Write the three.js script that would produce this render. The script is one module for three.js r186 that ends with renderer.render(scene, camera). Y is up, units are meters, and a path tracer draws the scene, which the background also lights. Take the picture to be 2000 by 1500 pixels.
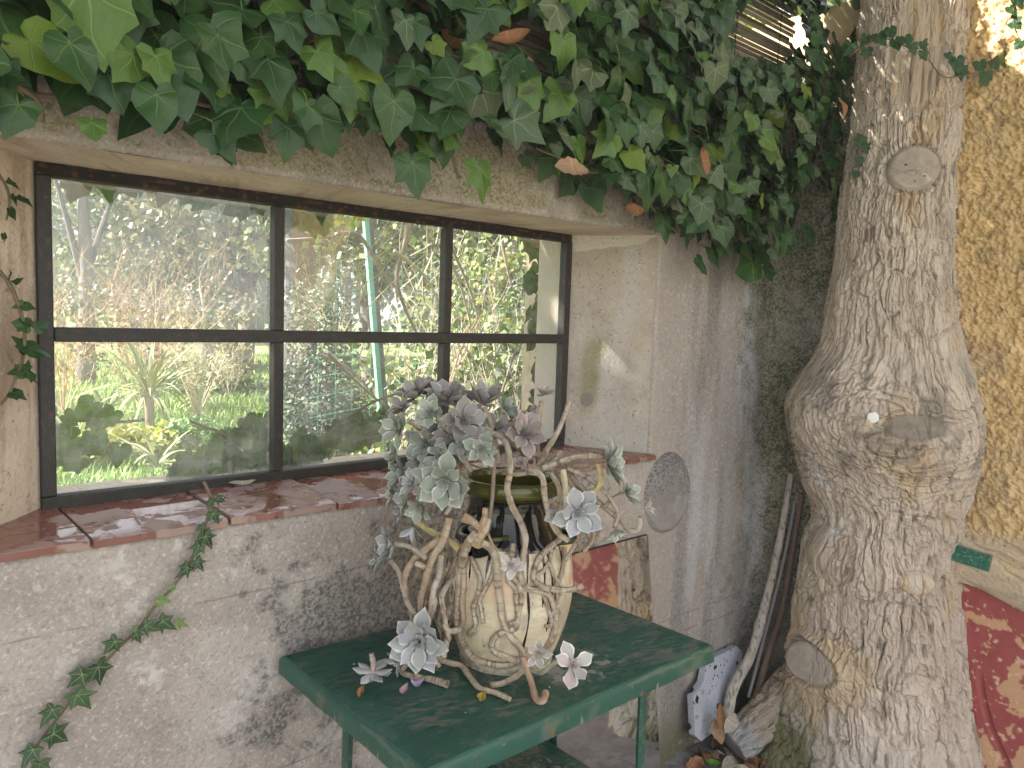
import * as THREE from 'three';
import { mergeGeometries } from 'three/addons/utils/BufferGeometryUtils.js';
import { RoundedBoxGeometry } from 'three/addons/geometries/RoundedBoxGeometry.js';

// ------------------------------------------------------------------ camera, sky, sun, exposure
const V = (x, y, z) => new THREE.Vector3(x, y, z);
const scene = new THREE.Scene();
const camera = new THREE.PerspectiveCamera(53.07, 4 / 3, 0.05, 600);
const CAM = V(0, 1.5, 1.5), FWD = V(0.66295, -0.08635, -0.74366), UP = V(0.0327, 0.99572, -0.08647);
camera.position.copy(CAM); camera.up.copy(UP); camera.lookAt(CAM.clone().add(FWD)); camera.updateMatrixWorld(true);

const SUN = V(-0.72, 0.62, -0.42).normalize();
{
  const W = 512, H = 256, data = new Float32Array(W * H * 4);
  for (let j = 0; j < H; j++) for (let i = 0; i < W; i++) {
    const el = ((j + 0.5) / H - 0.5) * Math.PI, y = Math.sin(el), k = Math.pow(Math.max(0, 1 - Math.max(0, y)), 2.2), o = (j * W + i) * 4;
    const below = y < 0 ? Math.max(0.25, 1 + y * 4) : 1;
    data[o] = 0.58 * (0.43 + 0.42 * k) * below; data[o + 1] = 0.58 * (0.48 + 0.36 * k) * below; data[o + 2] = 0.58 * (0.55 + 0.27 * k) * below; data[o + 3] = 1;
  }
  const t = new THREE.DataTexture(data, W, H, THREE.RGBAFormat, THREE.FloatType);
  t.mapping = THREE.EquirectangularReflectionMapping; t.magFilter = THREE.LinearFilter; t.needsUpdate = true;
  scene.background = t; scene.environment = t;
}
const sun = new THREE.DirectionalLight(new THREE.Color(1, 0.93, 0.82), 5);
sun.position.copy(SUN).multiplyScalar(40); sun.castShadow = true; sun.shadow.mapSize.set(4096, 4096); sun.shadow.radius = 1.2;
Object.assign(sun.shadow.camera, { left: -14, right: 14, top: 14, bottom: -14, near: 1, far: 120 });
scene.add(sun);
const renderer = new THREE.WebGLRenderer({ antialias: true });
renderer.toneMapping = THREE.LinearToneMapping; renderer.toneMappingExposure = 5.8;
renderer.shadowMap.enabled = true;

// ------------------------------------------------------------------ helpers
let seedState = 7;
const rnd = () => { seedState = (seedState + 0x6d2b79f5) | 0; let t = Math.imul(seedState ^ (seedState >>> 15), 1 | seedState); t = (t + Math.imul(t ^ (t >>> 7), 61 | t)) ^ t; return ((t ^ (t >>> 14)) >>> 0) / 4294967296; };
const reseed = (n) => { seedState = n; };
const R = (a, b) => a + (b - a) * rnd();
const pick = (a) => a[Math.floor(rnd() * a.length)];
const clamp = (x, a = 0, b = 1) => Math.min(b, Math.max(a, x)), lerp = (a, b, t) => a + (b - a) * t;
const sst = (a, b, x) => { const t = clamp((x - a) / (b - a)); return t * t * (3 - 2 * t); };
const hash = (i, j) => { let h = (Math.imul(i, 374761393) + Math.imul(j, 668265263)) | 0; h = Math.imul(h ^ (h >>> 13), 1274126177); return ((h ^ (h >>> 16)) >>> 0) / 4294967296; };
function vn(x, y) { const i = Math.floor(x), j = Math.floor(y), u = x - i, v = y - j, a = u * u * (3 - 2 * u), b = v * v * (3 - 2 * v); return lerp(lerp(hash(i, j), hash(i + 1, j), a), lerp(hash(i, j + 1), hash(i + 1, j + 1), a), b); }
function fbm(x, y, o = 4) { let s = 0, a = 0.5, n = 0; for (let k = 0; k < o; k++) { s += a * vn(x, y); n += a; a *= 0.5; x = x * 2.03 + 17.1; y = y * 2.03 + 9.7; } return s / n; }
function ray(px, py) { return V((px - 1000) / 1502, (750 - py) / 1502, -1).transformDirection(camera.matrixWorld); }
const onZ = (px, py, z) => { const d = ray(px, py); return CAM.clone().addScaledVector(d, (z - CAM.z) / d.z); };
const onY = (px, py, y) => { const d = ray(px, py); return CAM.clone().addScaledVector(d, (y - CAM.y) / d.y); };
const onX = (px, py, x) => { const d = ray(px, py); return CAM.clone().addScaledVector(d, (x - CAM.x) / d.x); };
// point on the upright plane through (ax, az) that faces the camera's stand, d metres nearer than that plane
function near(px, py, ax, az, d = 0) { const h = V(ax, 0, az - CAM.z), L = h.length(); h.normalize(); const r = ray(px, py); return CAM.clone().addScaledVector(r, (L - d) / h.dot(r)); }
function toPx(p) { const v = p.clone().applyMatrix4(camera.matrixWorldInverse); return [1000 + 1502 * v.x / -v.z, 750 - 1502 * v.y / -v.z, -v.z]; }
camera.matrixWorldInverse.copy(camera.matrixWorld).invert();

const used = new Map();
function numbered(n) { const k = used.get(n) ?? 0; used.set(n, k + 1); return k ? n + '_' + String(k).padStart(3, '0') : n; }
function thing(name, label, category, pos = V(0, 0, 0), group) { const o = new THREE.Group(); o.name = numbered(name); o.position.copy(pos); scene.add(o); o.userData = { label, category }; if (group) o.userData.group = group; return o; }
function part(name, g, m, parent, label) { const o = new THREE.Mesh(g, m); o.name = name; o.castShadow = o.receiveShadow = true; parent.add(o); if (label) o.userData.label = label; return o; }
function single(name, g, m, label, category, group) { const o = part(numbered(name), g, m, scene); o.userData = { label, category }; if (group) o.userData.group = group; return o; }
function structure(name, g, m) { const o = part(numbered(name), g, m, scene); o.userData.kind = 'structure'; return o; }

const toS = (c) => { c = clamp(c); return Math.round(255 * (c <= 0.0031308 ? c * 12.92 : 1.055 * Math.pow(c, 1 / 2.4) - 0.055)); };
function colorTex(w, h, fn, wrap = true) {
  const d = new Uint8Array(w * h * 4);
  for (let j = 0; j < h; j++) for (let i = 0; i < w; i++) { const c = fn((i + 0.5) / w, (j + 0.5) / h), o = (j * w + i) * 4; d[o] = toS(c[0]); d[o + 1] = toS(c[1]); d[o + 2] = toS(c[2]); d[o + 3] = 255; }
  return fin(new THREE.DataTexture(d, w, h), wrap, true);
}
function grayTex(w, h, fn, wrap = true) {
  const d = new Uint8Array(w * h * 4);
  for (let j = 0; j < h; j++) for (let i = 0; i < w; i++) { const c = Math.round(255 * clamp(fn((i + 0.5) / w, (j + 0.5) / h))), o = (j * w + i) * 4; d[o] = d[o + 1] = d[o + 2] = c; d[o + 3] = 255; }
  return fin(new THREE.DataTexture(d, w, h), wrap, false);
}
function fin(t, wrap, srgb) { t.magFilter = THREE.LinearFilter; t.minFilter = THREE.LinearMipmapLinearFilter; t.generateMipmaps = true; t.wrapS = t.wrapT = wrap ? THREE.RepeatWrapping : THREE.ClampToEdgeWrapping; if (srgb) t.colorSpace = THREE.SRGBColorSpace; t.needsUpdate = true; return t; }
const mix3 = (a, b, t) => [lerp(a[0], b[0], t), lerp(a[1], b[1], t), lerp(a[2], b[2], t)];
const std = (o) => new THREE.MeshStandardMaterial({ roughness: 0.9, metalness: 0, side: THREE.DoubleSide, ...o });
const rgb = (r, g, b) => new THREE.Color().setRGB(r, g, b);

// surface from a function (i/nu, j/nv) -> Vector3, uv scaled; optional colour
function surf(nu, nv, fn, uvf, colf, flip) {
  const pos = new Float32Array((nu + 1) * (nv + 1) * 3), uv = new Float32Array((nu + 1) * (nv + 1) * 2), col = colf ? new Float32Array((nu + 1) * (nv + 1) * 3) : null, idx = [];
  for (let j = 0; j <= nv; j++) for (let i = 0; i <= nu; i++) {
    const k = j * (nu + 1) + i, p = fn(i / nu, j / nv, i, j); pos[k * 3] = p.x; pos[k * 3 + 1] = p.y; pos[k * 3 + 2] = p.z;
    const t = uvf ? uvf(i / nu, j / nv, p) : [i / nu, j / nv]; uv[k * 2] = t[0]; uv[k * 2 + 1] = t[1];
    if (col) { const c = colf(i / nu, j / nv, p); col[k * 3] = c[0]; col[k * 3 + 1] = c[1]; col[k * 3 + 2] = c[2]; }
  }
  for (let j = 0; j < nv; j++) for (let i = 0; i < nu; i++) { const a = j * (nu + 1) + i, b = a + 1, c = a + nu + 1, d = c + 1; if (flip) idx.push(a, c, b, b, c, d); else idx.push(a, b, c, b, d, c); }
  const g = new THREE.BufferGeometry(); g.setAttribute('position', new THREE.BufferAttribute(pos, 3)); g.setAttribute('uv', new THREE.BufferAttribute(uv, 2)); if (col) g.setAttribute('color', new THREE.BufferAttribute(col, 3));
  g.setIndex(idx); g.computeVertexNormals(); return g;
}
// tube along points with a radius function; bumps optional; closed ends
function tube(pts, rad, opt = {}) {
  const { sides = 8, seg = Math.max(6, pts.length * 5), col, bump, uvk = 1 } = opt;
  const c = new THREE.CatmullRomCurve3(pts, false, 'centripetal'), P = [], U = [], C = [], idx = [], L = c.getLength();
  let n = V(0.3, 0.5, 0.81).normalize(); const q = c.getSpacedPoints(seg);
  for (let k = 0; k <= seg; k++) {
    const t = q[Math.min(seg, k + 1)].clone().sub(q[Math.max(0, k - 1)]).normalize();
    n.addScaledVector(t, -n.dot(t)); if (n.lengthSq() < 1e-5) n.set(t.y, t.z, t.x).addScaledVector(t, -t.dot(V(t.y, t.z, t.x))); n.normalize();
    const b = t.clone().cross(n), r0 = typeof rad === 'function' ? rad(k / seg, k / seg * L) : rad;
    for (let s = 0; s <= sides; s++) { const a = s / sides * Math.PI * 2, r = r0 * (bump ? bump(a, k / seg * L) : 1), p = q[k].clone().addScaledVector(n, Math.cos(a) * r).addScaledVector(b, Math.sin(a) * r); P.push(p.x, p.y, p.z); U.push(s / sides, k / seg * L * uvk); if (col) C.push(...col(k / seg, a, k / seg * L)); }
  }
  for (let k = 0; k < seg; k++) for (let s = 0; s < sides; s++) { const a = k * (sides + 1) + s, d = a + sides + 1; idx.push(a, a + 1, d, a + 1, d + 1, d); }
  for (const k of [0, seg]) { const ci = P.length / 3; P.push(q[k].x, q[k].y, q[k].z); U.push(0, 0); if (col) C.push(...(opt.endCol ?? col(k / seg, 0, 0))); const o = k * (sides + 1); for (let s = 0; s < sides; s++) k ? idx.push(ci, o + s, o + s + 1) : idx.push(ci, o + s + 1, o + s); }
  const g = new THREE.BufferGeometry(); g.setAttribute('position', new THREE.Float32BufferAttribute(P, 3)); g.setAttribute('uv', new THREE.Float32BufferAttribute(U, 2)); if (col) g.setAttribute('color', new THREE.Float32BufferAttribute(C, 3));
  g.setIndex(idx); g.computeVertexNormals(); return g;
}
function rbox(w, h, d, r = 0.003) { return boxUV(new RoundedBoxGeometry(w, h, d, 2, r), 3); }
function boxUV(g, k = 1) { const p = g.attributes.position, n = g.attributes.normal, uv = g.attributes.uv; for (let i = 0; i < p.count; i++) { const x = Math.abs(n.getX(i)), y = Math.abs(n.getY(i)), z = Math.abs(n.getZ(i)); if (z >= x && z >= y) uv.setXY(i, p.getX(i) * k, p.getY(i) * k); else if (y >= x) uv.setXY(i, p.getX(i) * k, p.getZ(i) * k); else uv.setXY(i, p.getZ(i) * k, p.getY(i) * k); } return g; }
function at(g, x, y, z, rx = 0, ry = 0, rz = 0) { g.applyMatrix4(new THREE.Matrix4().compose(V(x, y, z), new THREE.Quaternion().setFromEuler(new THREE.Euler(rx, ry, rz)), V(1, 1, 1))); return g; }
function barBetween(a, b, w, t, r = 0.0015) { const d = b.clone().sub(a), L = d.length(), g = rbox(w, L, t, r); const m = new THREE.Matrix4().compose(a.clone().lerp(b, 0.5), new THREE.Quaternion().setFromUnitVectors(V(0, 1, 0), d.normalize()), V(1, 1, 1)); g.applyMatrix4(m); return g; }
function frameM(p, tip, nrm, s) { const y = tip.clone().normalize().negate(), z = nrm.clone().addScaledVector(y, -nrm.dot(y)).normalize(), x = y.clone().cross(z); return new THREE.Matrix4().makeBasis(x.multiplyScalar(s), y.multiplyScalar(s), z.multiplyScalar(s)).setPosition(p); }
// merge [geometry, matrix, materialIndex] lists into one geometry with groups
function mergeAll(items, nm) {
  const lists = Array.from({ length: nm }, () => []); for (const [g, m, k] of items) { const c = g.clone(); c.applyMatrix4(m); lists[k].push(c); }
  const gs = [], ids = []; lists.forEach((l, k) => { if (l.length) { gs.push(mergeGeometries(l)); ids.push(k); } });
  const g = mergeGeometries(gs, true); g.groups.forEach((r, i) => { r.materialIndex = ids[i]; }); return g;
}

// ------------------------------------------------------------------ ground
const XC = 2.62;   // the return wall on the right
{
  const gt = colorTex(512, 512, (u, v) => { const n = fbm(u * 10, v * 10, 5), m = vn(u * 90, v * 90); return mix3([0.10, 0.13, 0.04], [0.17, 0.2, 0.06], n * 0.7 + m * 0.4); });
  const lt = gt.clone(); lt.repeat.set(70, 70); lt.needsUpdate = true;
  const lawn = new THREE.PlaneGeometry(420, 420); lawn.rotateX(-Math.PI / 2); lawn.translate(0, -0.06, 0);
  structure('lawn', lawn, std({ map: lt, roughness: 1 }));
  const ft = colorTex(1024, 1024, (u, v) => {
    const a = fbm(u * 14, v * 14, 5), b = fbm(u * 60, v * 60, 3), s = vn(u * 260, v * 260); let c = mix3([0.15, 0.135, 0.14], [0.33, 0.30, 0.30], clamp(a * 0.8 + b * 0.5 - 0.15));
    if (s > 0.86) c = mix3(c, [0.09, 0.08, 0.07], 0.6); if (fbm(u * 25 + 5, v * 25, 3) > 0.62) c = mix3(c, [0.40, 0.38, 0.36], 0.35); return c;
  });
  const fb = grayTex(512, 512, (u, v) => fbm(u * 60, v * 60, 4));
  const patio = new THREE.BoxGeometry(9, 0.1, 6.3); patio.translate(-1.5, -0.05, 2.85);
  for (let i = 0, p = patio.attributes.position, uv = patio.attributes.uv; i < p.count; i++) uv.setXY(i, p.getX(i) / 1.6, p.getZ(i) / 1.6);
  structure('patio', patio, std({ map: ft, bumpMap: fb, bumpScale: 0.004, roughness: 0.85 }));
}

// ------------------------------------------------------------------ wall with the window
const OX0 = 0.10, OX1 = 1.93, OY0 = 1.068, OY1 = 1.768, FX0 = 0.298, FX1 = 1.736, FY0 = 1.100, FY1 = 1.760, FZ = -0.2;
const WALLTOP = 2.42, FIL = 0.07, S0 = -0.7, SARC = XC - FIL, S1 = SARC + FIL * Math.PI / 2 + 0.30;
const wallBase = (x, y, k) => {
  const grain = vn(x * 380, y * 380), g2 = vn(x * 190 + 7, y * 190), b = fbm(x * 9, y * 9, 4), w = fbm(x * 2.3 + 3, y * 2.3, 3);
  let c = mix3([0.30, 0.262, 0.238], [0.445, 0.40, 0.365], clamp(b * 1.3 - 0.15));
  c = mix3(c, [0.44, 0.36, 0.285], 0.5 * sst(0.5, 0.75, w));
  const sp = grain * 0.6 + g2 * 0.5; c = mix3(c, [0.66, 0.59, 0.53], 0.55 * sst(0.68, 0.95, sp)); c = mix3(c, [0.20, 0.165, 0.14], k * 0.75 * sst(0.42, 0.15, sp));
  return c;
};
function wallTexture() {
  const W = 2048, H = 2048, U0 = -0.35, U1 = 3.1, Y0 = -0.05, Y1 = 2.45;
  const P = (px, py) => onZ(px, py, 0);
  const lime = [[230, 1105, 24], [245, 1130, 14], [268, 1175, 22], [72, 1150, 9], [455, 1118, 8], [285, 1300, 26], [300, 1330, 20], [240, 1060, 16], [450, 1400, 30], [130, 1300, 18], [640, 1440, 26], [350, 1065, 10], [520, 1075, 10], [1170, 475, 34], [1215, 505, 26], [500, 1330, 40]].map(([x, y, r]) => { const p = P(x, y); return [p.x, p.y, r / 1502 * CAM.distanceTo(p)]; });
  const lines = [[0.92, -0.4, 1.25, 0.45], [0.51, -0.3, 2.55, 0.5], [0.445, 1.95, 2.55, 0.6]];
  return [U0, U1, Y0, Y1, colorTex(W, H, (u, v) => {
    const x = lerp(U0, U1, u), y = lerp(Y0, Y1, v), right = sst(1.75, 2.15, x), f1 = fbm(x * 26, y * 26, 4), f2 = fbm(x * 5 + 11, y * 5, 4);
    const fs = fbm(x * 10 + 0.6 * fbm(x * 9, y * 7, 2), y * 1.3 + 4, 4), grain = vn(x * 330 + 9, y * 330), g2 = vn(x * 150, y * 150 + 3), sp = grain * 0.55 + g2 * 0.55;
    let c = wallBase(x, y, 0.75);
    c = mix3(c, [0.19, 0.16, 0.145], 0.5 * sst(0.56, 0.74, f1) * sst(0.6, 0.3, sp) * (1 - right));
    // pale grey lime wash with dark specks towards the corner
    if (right > 0) {
      let d = mix3([0.335, 0.30, 0.275], [0.44, 0.435, 0.45], sst(0.36, 0.68, fs) * sst(1.9, 2.4, x));
      d = mix3(d, [0.42, 0.355, 0.29], 0.6 * sst(1.2, 1.7, y) * sst(0.4, 0.6, f2)); d = mix3(d, [0.70, 0.66, 0.63], 0.5 * sst(0.7, 1, sp));
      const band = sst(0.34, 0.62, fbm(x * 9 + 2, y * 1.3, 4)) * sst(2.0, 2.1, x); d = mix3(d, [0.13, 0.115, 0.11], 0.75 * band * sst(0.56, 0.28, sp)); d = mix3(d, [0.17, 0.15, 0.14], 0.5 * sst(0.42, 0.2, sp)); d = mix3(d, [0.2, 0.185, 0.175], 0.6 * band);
      c = mix3(c, d, right);
    }
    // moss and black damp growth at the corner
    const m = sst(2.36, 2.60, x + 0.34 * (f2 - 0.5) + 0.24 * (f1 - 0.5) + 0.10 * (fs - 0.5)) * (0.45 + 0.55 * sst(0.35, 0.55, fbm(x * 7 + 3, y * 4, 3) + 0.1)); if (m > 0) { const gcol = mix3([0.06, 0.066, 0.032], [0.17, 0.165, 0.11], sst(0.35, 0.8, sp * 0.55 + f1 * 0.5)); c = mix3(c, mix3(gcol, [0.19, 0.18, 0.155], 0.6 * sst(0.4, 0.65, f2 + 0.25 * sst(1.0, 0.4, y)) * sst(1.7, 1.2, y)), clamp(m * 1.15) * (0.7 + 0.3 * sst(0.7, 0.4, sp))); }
    // green algae along the lintel under the ivy
    const al = sst(1.765, 1.79, y) * sst(2.25, 1.95, x) * sst(0.3, 0.6, f2 * 0.5 + f1 * 0.55); c = mix3(c, mix3([0.11, 0.115, 0.035], [0.27, 0.245, 0.12], grain), 0.8 * al * (0.5 + 0.6 * sst(0.65, 0.3, sp)));
    // black damp specks and painted shade behind the pot, under the sill
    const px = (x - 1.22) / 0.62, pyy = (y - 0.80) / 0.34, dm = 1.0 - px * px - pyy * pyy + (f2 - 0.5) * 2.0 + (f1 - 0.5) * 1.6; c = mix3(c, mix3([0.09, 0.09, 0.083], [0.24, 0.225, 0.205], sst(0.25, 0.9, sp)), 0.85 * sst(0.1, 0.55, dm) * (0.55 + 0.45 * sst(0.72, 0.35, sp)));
    // moss at the foot
    const ft = sst(0.22, 0.03, y + 0.1 * (f2 - 0.5)) * sst(0.35, 0.55, f1 * 0.6 + f2 * 0.5); c = mix3(c, [0.09, 0.105, 0.03], 0.75 * ft);
    for (const [ly, a, b, k] of lines) { const w = Math.abs(y - ly - 0.012 * (fbm(x * 7, ly * 9, 3) - 0.5)); if (w < 0.006 && x > a && x < b) c = mix3(c, [0.10, 0.09, 0.08], k * sst(0.003, 0.0008, w) * sst(0.35, 0.5, vn(x * 22, ly * 5))); }
    for (const [lx, ly, r] of lime) { const dx = x - lx, dy = y - ly, q = (dx * dx + dy * dy) / (r * r); if (q < 2.4) c = mix3(c, [0.58, 0.55, 0.53], 0.45 * sst(1.2, 0.1, q + (fbm(x * 90, y * 90, 3) - 0.5) * 3.4)); }
    return c;
  }, false)];
}
const plasterBump = grayTex(1024, 1024, (u, v) => fbm(u * 130, v * 130, 3) * 0.7 + 0.3 * fbm(u * 30, v * 30, 3));
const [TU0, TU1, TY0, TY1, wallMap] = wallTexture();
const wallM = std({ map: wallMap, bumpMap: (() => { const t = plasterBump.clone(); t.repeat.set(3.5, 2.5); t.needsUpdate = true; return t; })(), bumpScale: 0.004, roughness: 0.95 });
const revealTex = colorTex(1024, 1024, (u, v) => {
  const x = u * 0.9, y = v * 0.9, b = fbm(x * 14, y * 14, 5), sp = vn(x * 240, y * 240) * 0.6 + vn(x * 110, y * 110) * 0.5, st = fbm(x * 30, y * 3, 4);
  let c = mix3([0.44, 0.345, 0.26], [0.6, 0.51, 0.42], clamp(b * 1.4 - 0.2)); c = mix3(c, [0.3, 0.22, 0.15], 0.55 * sst(0.55, 0.72, st)); c = mix3(c, [0.16, 0.12, 0.09], 0.6 * sst(0.3, 0.12, sp)); return mix3(c, [0.7, 0.64, 0.57], 0.4 * sst(0.75, 1, sp));
});
const jambTex = colorTex(1024, 1024, (u, v) => {       // right jamb: u across (0 frame, 1 front), v up
  const x = u * 0.28, y = v * 0.7, f = fbm(x * 20, y * 20, 4), sp = vn(x * 330, y * 330) * 0.6 + vn(x * 140, y * 140) * 0.5, f2 = fbm(x * 8 + 3, y * 8, 4), crk = Math.abs(fbm(x * 22 + 8, y * 14, 3) - 0.5);
  let c = mix3([0.32, 0.275, 0.235], [0.47, 0.42, 0.37], clamp(f * 1.2 - 0.1)); c = mix3(c, [0.40, 0.325, 0.245], 0.6 * sst(0.45, 0.8, v + (f2 - 0.5) * 0.6));
  const seam = 0.42 + 0.22 * sst(0.35, 0.75, v) + 0.05 * (f2 - 0.5); c = mix3(c, [0.46, 0.43, 0.41], 0.55 * sst(seam - 0.05, seam + 0.02, u) * sst(seam + 0.35, seam + 0.1, u));
  c = mix3(c, [0.2, 0.2, 0.08], 0.65 * sst(0.14, 0.04, Math.abs(u - seam + 0.14 + 0.1 * (f - 0.5))) * sst(0.62, 0.45, v) * sst(0.12, 0.3, v)); c = mix3(c, [0.40, 0.39, 0.37], 0.7 * sst(0.22, 0.05, v + 0.2 * (f - 0.5)));
  if (v + 0.10 * (f2 - 0.5) - 0.12 * u * u > 0.9) c = mix3(c, [0.58, 0.53, 0.45], 0.8); c = mix3(c, [0.13, 0.11, 0.09], 0.65 * sst(0.36, 0.14, sp)); if (v > 0.55 && u < 0.45) c = mix3(c, [0.15, 0.11, 0.08], 0.5 * sst(0.008, 0.002, crk));
  const hx = (u - 0.27) / 0.075, hy = (v - 0.255) / 0.032; if (hx * hx + hy * hy < 1) c = mix3(c, [0.2, 0.18, 0.17], 0.9); return mix3(c, [0.7, 0.66, 0.6], 0.4 * sst(0.8, 1, sp));
}, false);
const wall = thing('rendered_wall', 'weathered pinkish cement wall holding the black six-pane window, behind the potted succulent', 'wall');
{
  const lump = (x, y) => (fbm(x * 3.2, y * 3.2, 3) - 0.5) * 0.012 + (fbm(x * 22, y * 22, 3) - 0.5) * 0.004;
  const inside = (x, y) => { const dx = Math.max(OX0 - x, x - OX1), dy = Math.max(OY0 - y, y - OY1); return Math.max(dx, dy); };   // >0 outside the opening
  const RAD = 0.012;
  const pt = (s, y) => {
    if (s > SARC) { const a = Math.min((s - SARC) / FIL, Math.PI / 2), e = Math.max(0, s - SARC - FIL * Math.PI / 2), k = lump(s, y); return V(SARC + (FIL) * Math.sin(a) - k * Math.sin(a), y, FIL - FIL * Math.cos(a) + e + k * Math.cos(a)); }
    const d = inside(s, y); let z = lump(s, y) * sst(0, 0.06, d) * 1; if (d < RAD) { const t = (RAD - d) / RAD; z -= RAD * (1 - Math.sqrt(Math.max(0, 1 - t * t))); }
    return V(s, y, z);
  };
  const uvf = (p, s, y) => [(s - TU0) / (TU1 - TU0), (y - TY0) / (TY1 - TY0)];
  const coords = (a, b, ea, eb, step) => { const r = [a]; const n = Math.ceil((b - a) / step); const fine = [0.0012, 0.004, 0.008, 0.012]; const all = []; for (let i = 0; i <= n; i++) all.push(a + (b - a) * i / n); if (ea) for (const f of fine) all.push(a + f); if (eb) for (const f of fine) all.push(b - f); return [...new Set(all.map((x) => +x.toFixed(5)))].sort((p, q) => p - q); };
  const block = (xs, ys) => surf(xs.length - 1, ys.length - 1, (u, v, i, j) => pt(xs[i], ys[j]), null);
  const fixUV = (g, xs, ys) => { const uv = g.attributes.uv; for (let j = 0; j < ys.length; j++) for (let i = 0; i < xs.length; i++) { const t = uvf(null, xs[i], ys[j]); uv.setXY(j * xs.length + i, t[0], t[1]); } return g; };
  const G = [];
  for (const [x0, x1, y0, y1, a, b, c, d] of [[S0, OX0, OY0, OY1, 0, 1, 0, 0], [OX1, S1, OY0, OY1, 1, 0, 0, 0], [S0, S1, -0.06, OY0, 0, 0, 0, 1], [S0, S1, OY1, WALLTOP, 0, 0, 1, 0]]) { const xs = coords(x0, x1, a, b, 0.012), ys = coords(y0, y1, c, d, 0.012); G.push(fixUV(block(xs, ys), xs, ys)); }
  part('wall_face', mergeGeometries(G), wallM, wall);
  const revM = std({ map: revealTex, bumpMap: plasterBump, bumpScale: 0.003, roughness: 0.95 });
  const jl = (u, v) => V(lerp(FX0, OX0, u), lerp(FY0 - 0.03, FY1 + 0.008, v), lerp(FZ, -RAD, u) ).add(V(1, 0, 1).multiplyScalar((fbm(u * 4, v * 9, 3) - 0.5) * 0.008 * Math.sin(u * Math.PI)));
  const jr = (u, v) => V(lerp(FX1, OX1, u), lerp(FY0 - 0.03, FY1 + 0.008, v), lerp(FZ, -RAD, u)).add(V(-1, 0, 1).multiplyScalar((fbm(u * 4 + 9, v * 9, 3) - 0.5) * 0.010 * Math.sin(u * Math.PI)));
  const jamb = mergeGeometries([surf(16, 40, jl, (u, v) => [u * 0.3, v * 0.8], null, true)]);
  part('left_reveal', jamb, revM, wall);
  part('right_reveal', surf(20, 60, jr, null, null), std({ map: jambTex, bumpMap: plasterBump, bumpScale: 0.003, roughness: 0.95 }), wall);
  part('soffit', surf(60, 10, (u, v) => V(lerp(lerp(FX0, OX0, v), lerp(FX1, OX1, v), u), lerp(FY1, OY1, v) + (fbm(u * 18, v * 3, 3) - 0.5) * 0.004, lerp(FZ - 0.02, -RAD, v)), (u, v) => [u * 1.9, v * 0.3]), revM, wall);
  const under = new THREE.BoxGeometry(1.86, 0.05, 0.29); under.translate(1.015, OY0 - 0.014, -0.155);   // mortar bed under the tiles
  part('sill_bed', under, std({ color: rgb(0.34, 0.29, 0.25) }), wall);
  const C = [];
  for (const [x0, x1, y0, y1, z0, z1] of [[-6, FX0 - 0.004, -0.06, 2.4, -0.34, -0.215], [FX1 + 0.004, XC + 0.3, -0.06, 2.4, -0.34, -0.215], [FX0 - 0.004, FX1 + 0.004, -0.06, FY0 - 0.012, -0.34, -0.215], [FX0 - 0.004, FX1 + 0.004, FY1 + 0.002, 2.4, -0.34, -0.215], [-6, S0, -0.06, 2.4, -0.21, -0.002], [-6, XC + 0.3, 2.38, WALLTOP, -0.21, -0.006]]) { const b = new THREE.BoxGeometry(x1 - x0, y1 - y0, z1 - z0); b.translate((x0 + x1) / 2, (y0 + y1) / 2, (z0 + z1) / 2); C.push(b); }
  part('wall_core', mergeGeometries(C), std({ color: rgb(0.42, 0.38, 0.33) }), wall);
  // oval stone medallion
  const mc = onZ(1303, 962, 0), oval = surf(48, 16, (u, v) => {
    const a = u * Math.PI * 2, r = v, x = 0.118 * r * Math.cos(a) * (Math.cos(a) > 0 ? 0.97 : 1.03), y = 0.134 * r * Math.sin(a); let h = 0.022 * Math.sqrt(Math.max(0, 1 - Math.pow(r, 9)));
    const X = x / 0.118, Y = y / 0.134; h -= 0.010 * sst(0.06, 0.02, Math.abs(X - 0.45 - 0.35 * Math.sin(Y * 4)) ) * sst(0.8, 0.5, Math.abs(Y)); h -= 0.006 * sst(0.05, 0.015, Math.abs(Math.hypot(X - 0.42, Y + 0.25) - 0.22)); h += 0.006 * sst(0.5, 0.1, Math.hypot(X + 0.2, Y - 0.2));
    return V(x, y, h);
  }, (u, v) => [0.5 + 0.5 * v * Math.cos(u * 6.2832), 0.5 + 0.5 * v * Math.sin(u * 6.2832)]);
  const med = part('stone_medallion', oval, std({ map: colorTex(256, 256, (u, v) => { const n = fbm(u * 9, v * 9, 4), s = vn(u * 90, v * 90); return mix3(mix3([0.24, 0.225, 0.21], [0.38, 0.35, 0.335], n), [0.09, 0.09, 0.10], 0.8 * sst(0.5, 0.25, s + 0.5 - v * 0.75)); }), bumpMap: plasterBump, bumpScale: 0.004 }), wall, 'grey oval stone relief set in the wall');
  med.position.set(mc.x, mc.y, -0.002);
}
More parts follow.
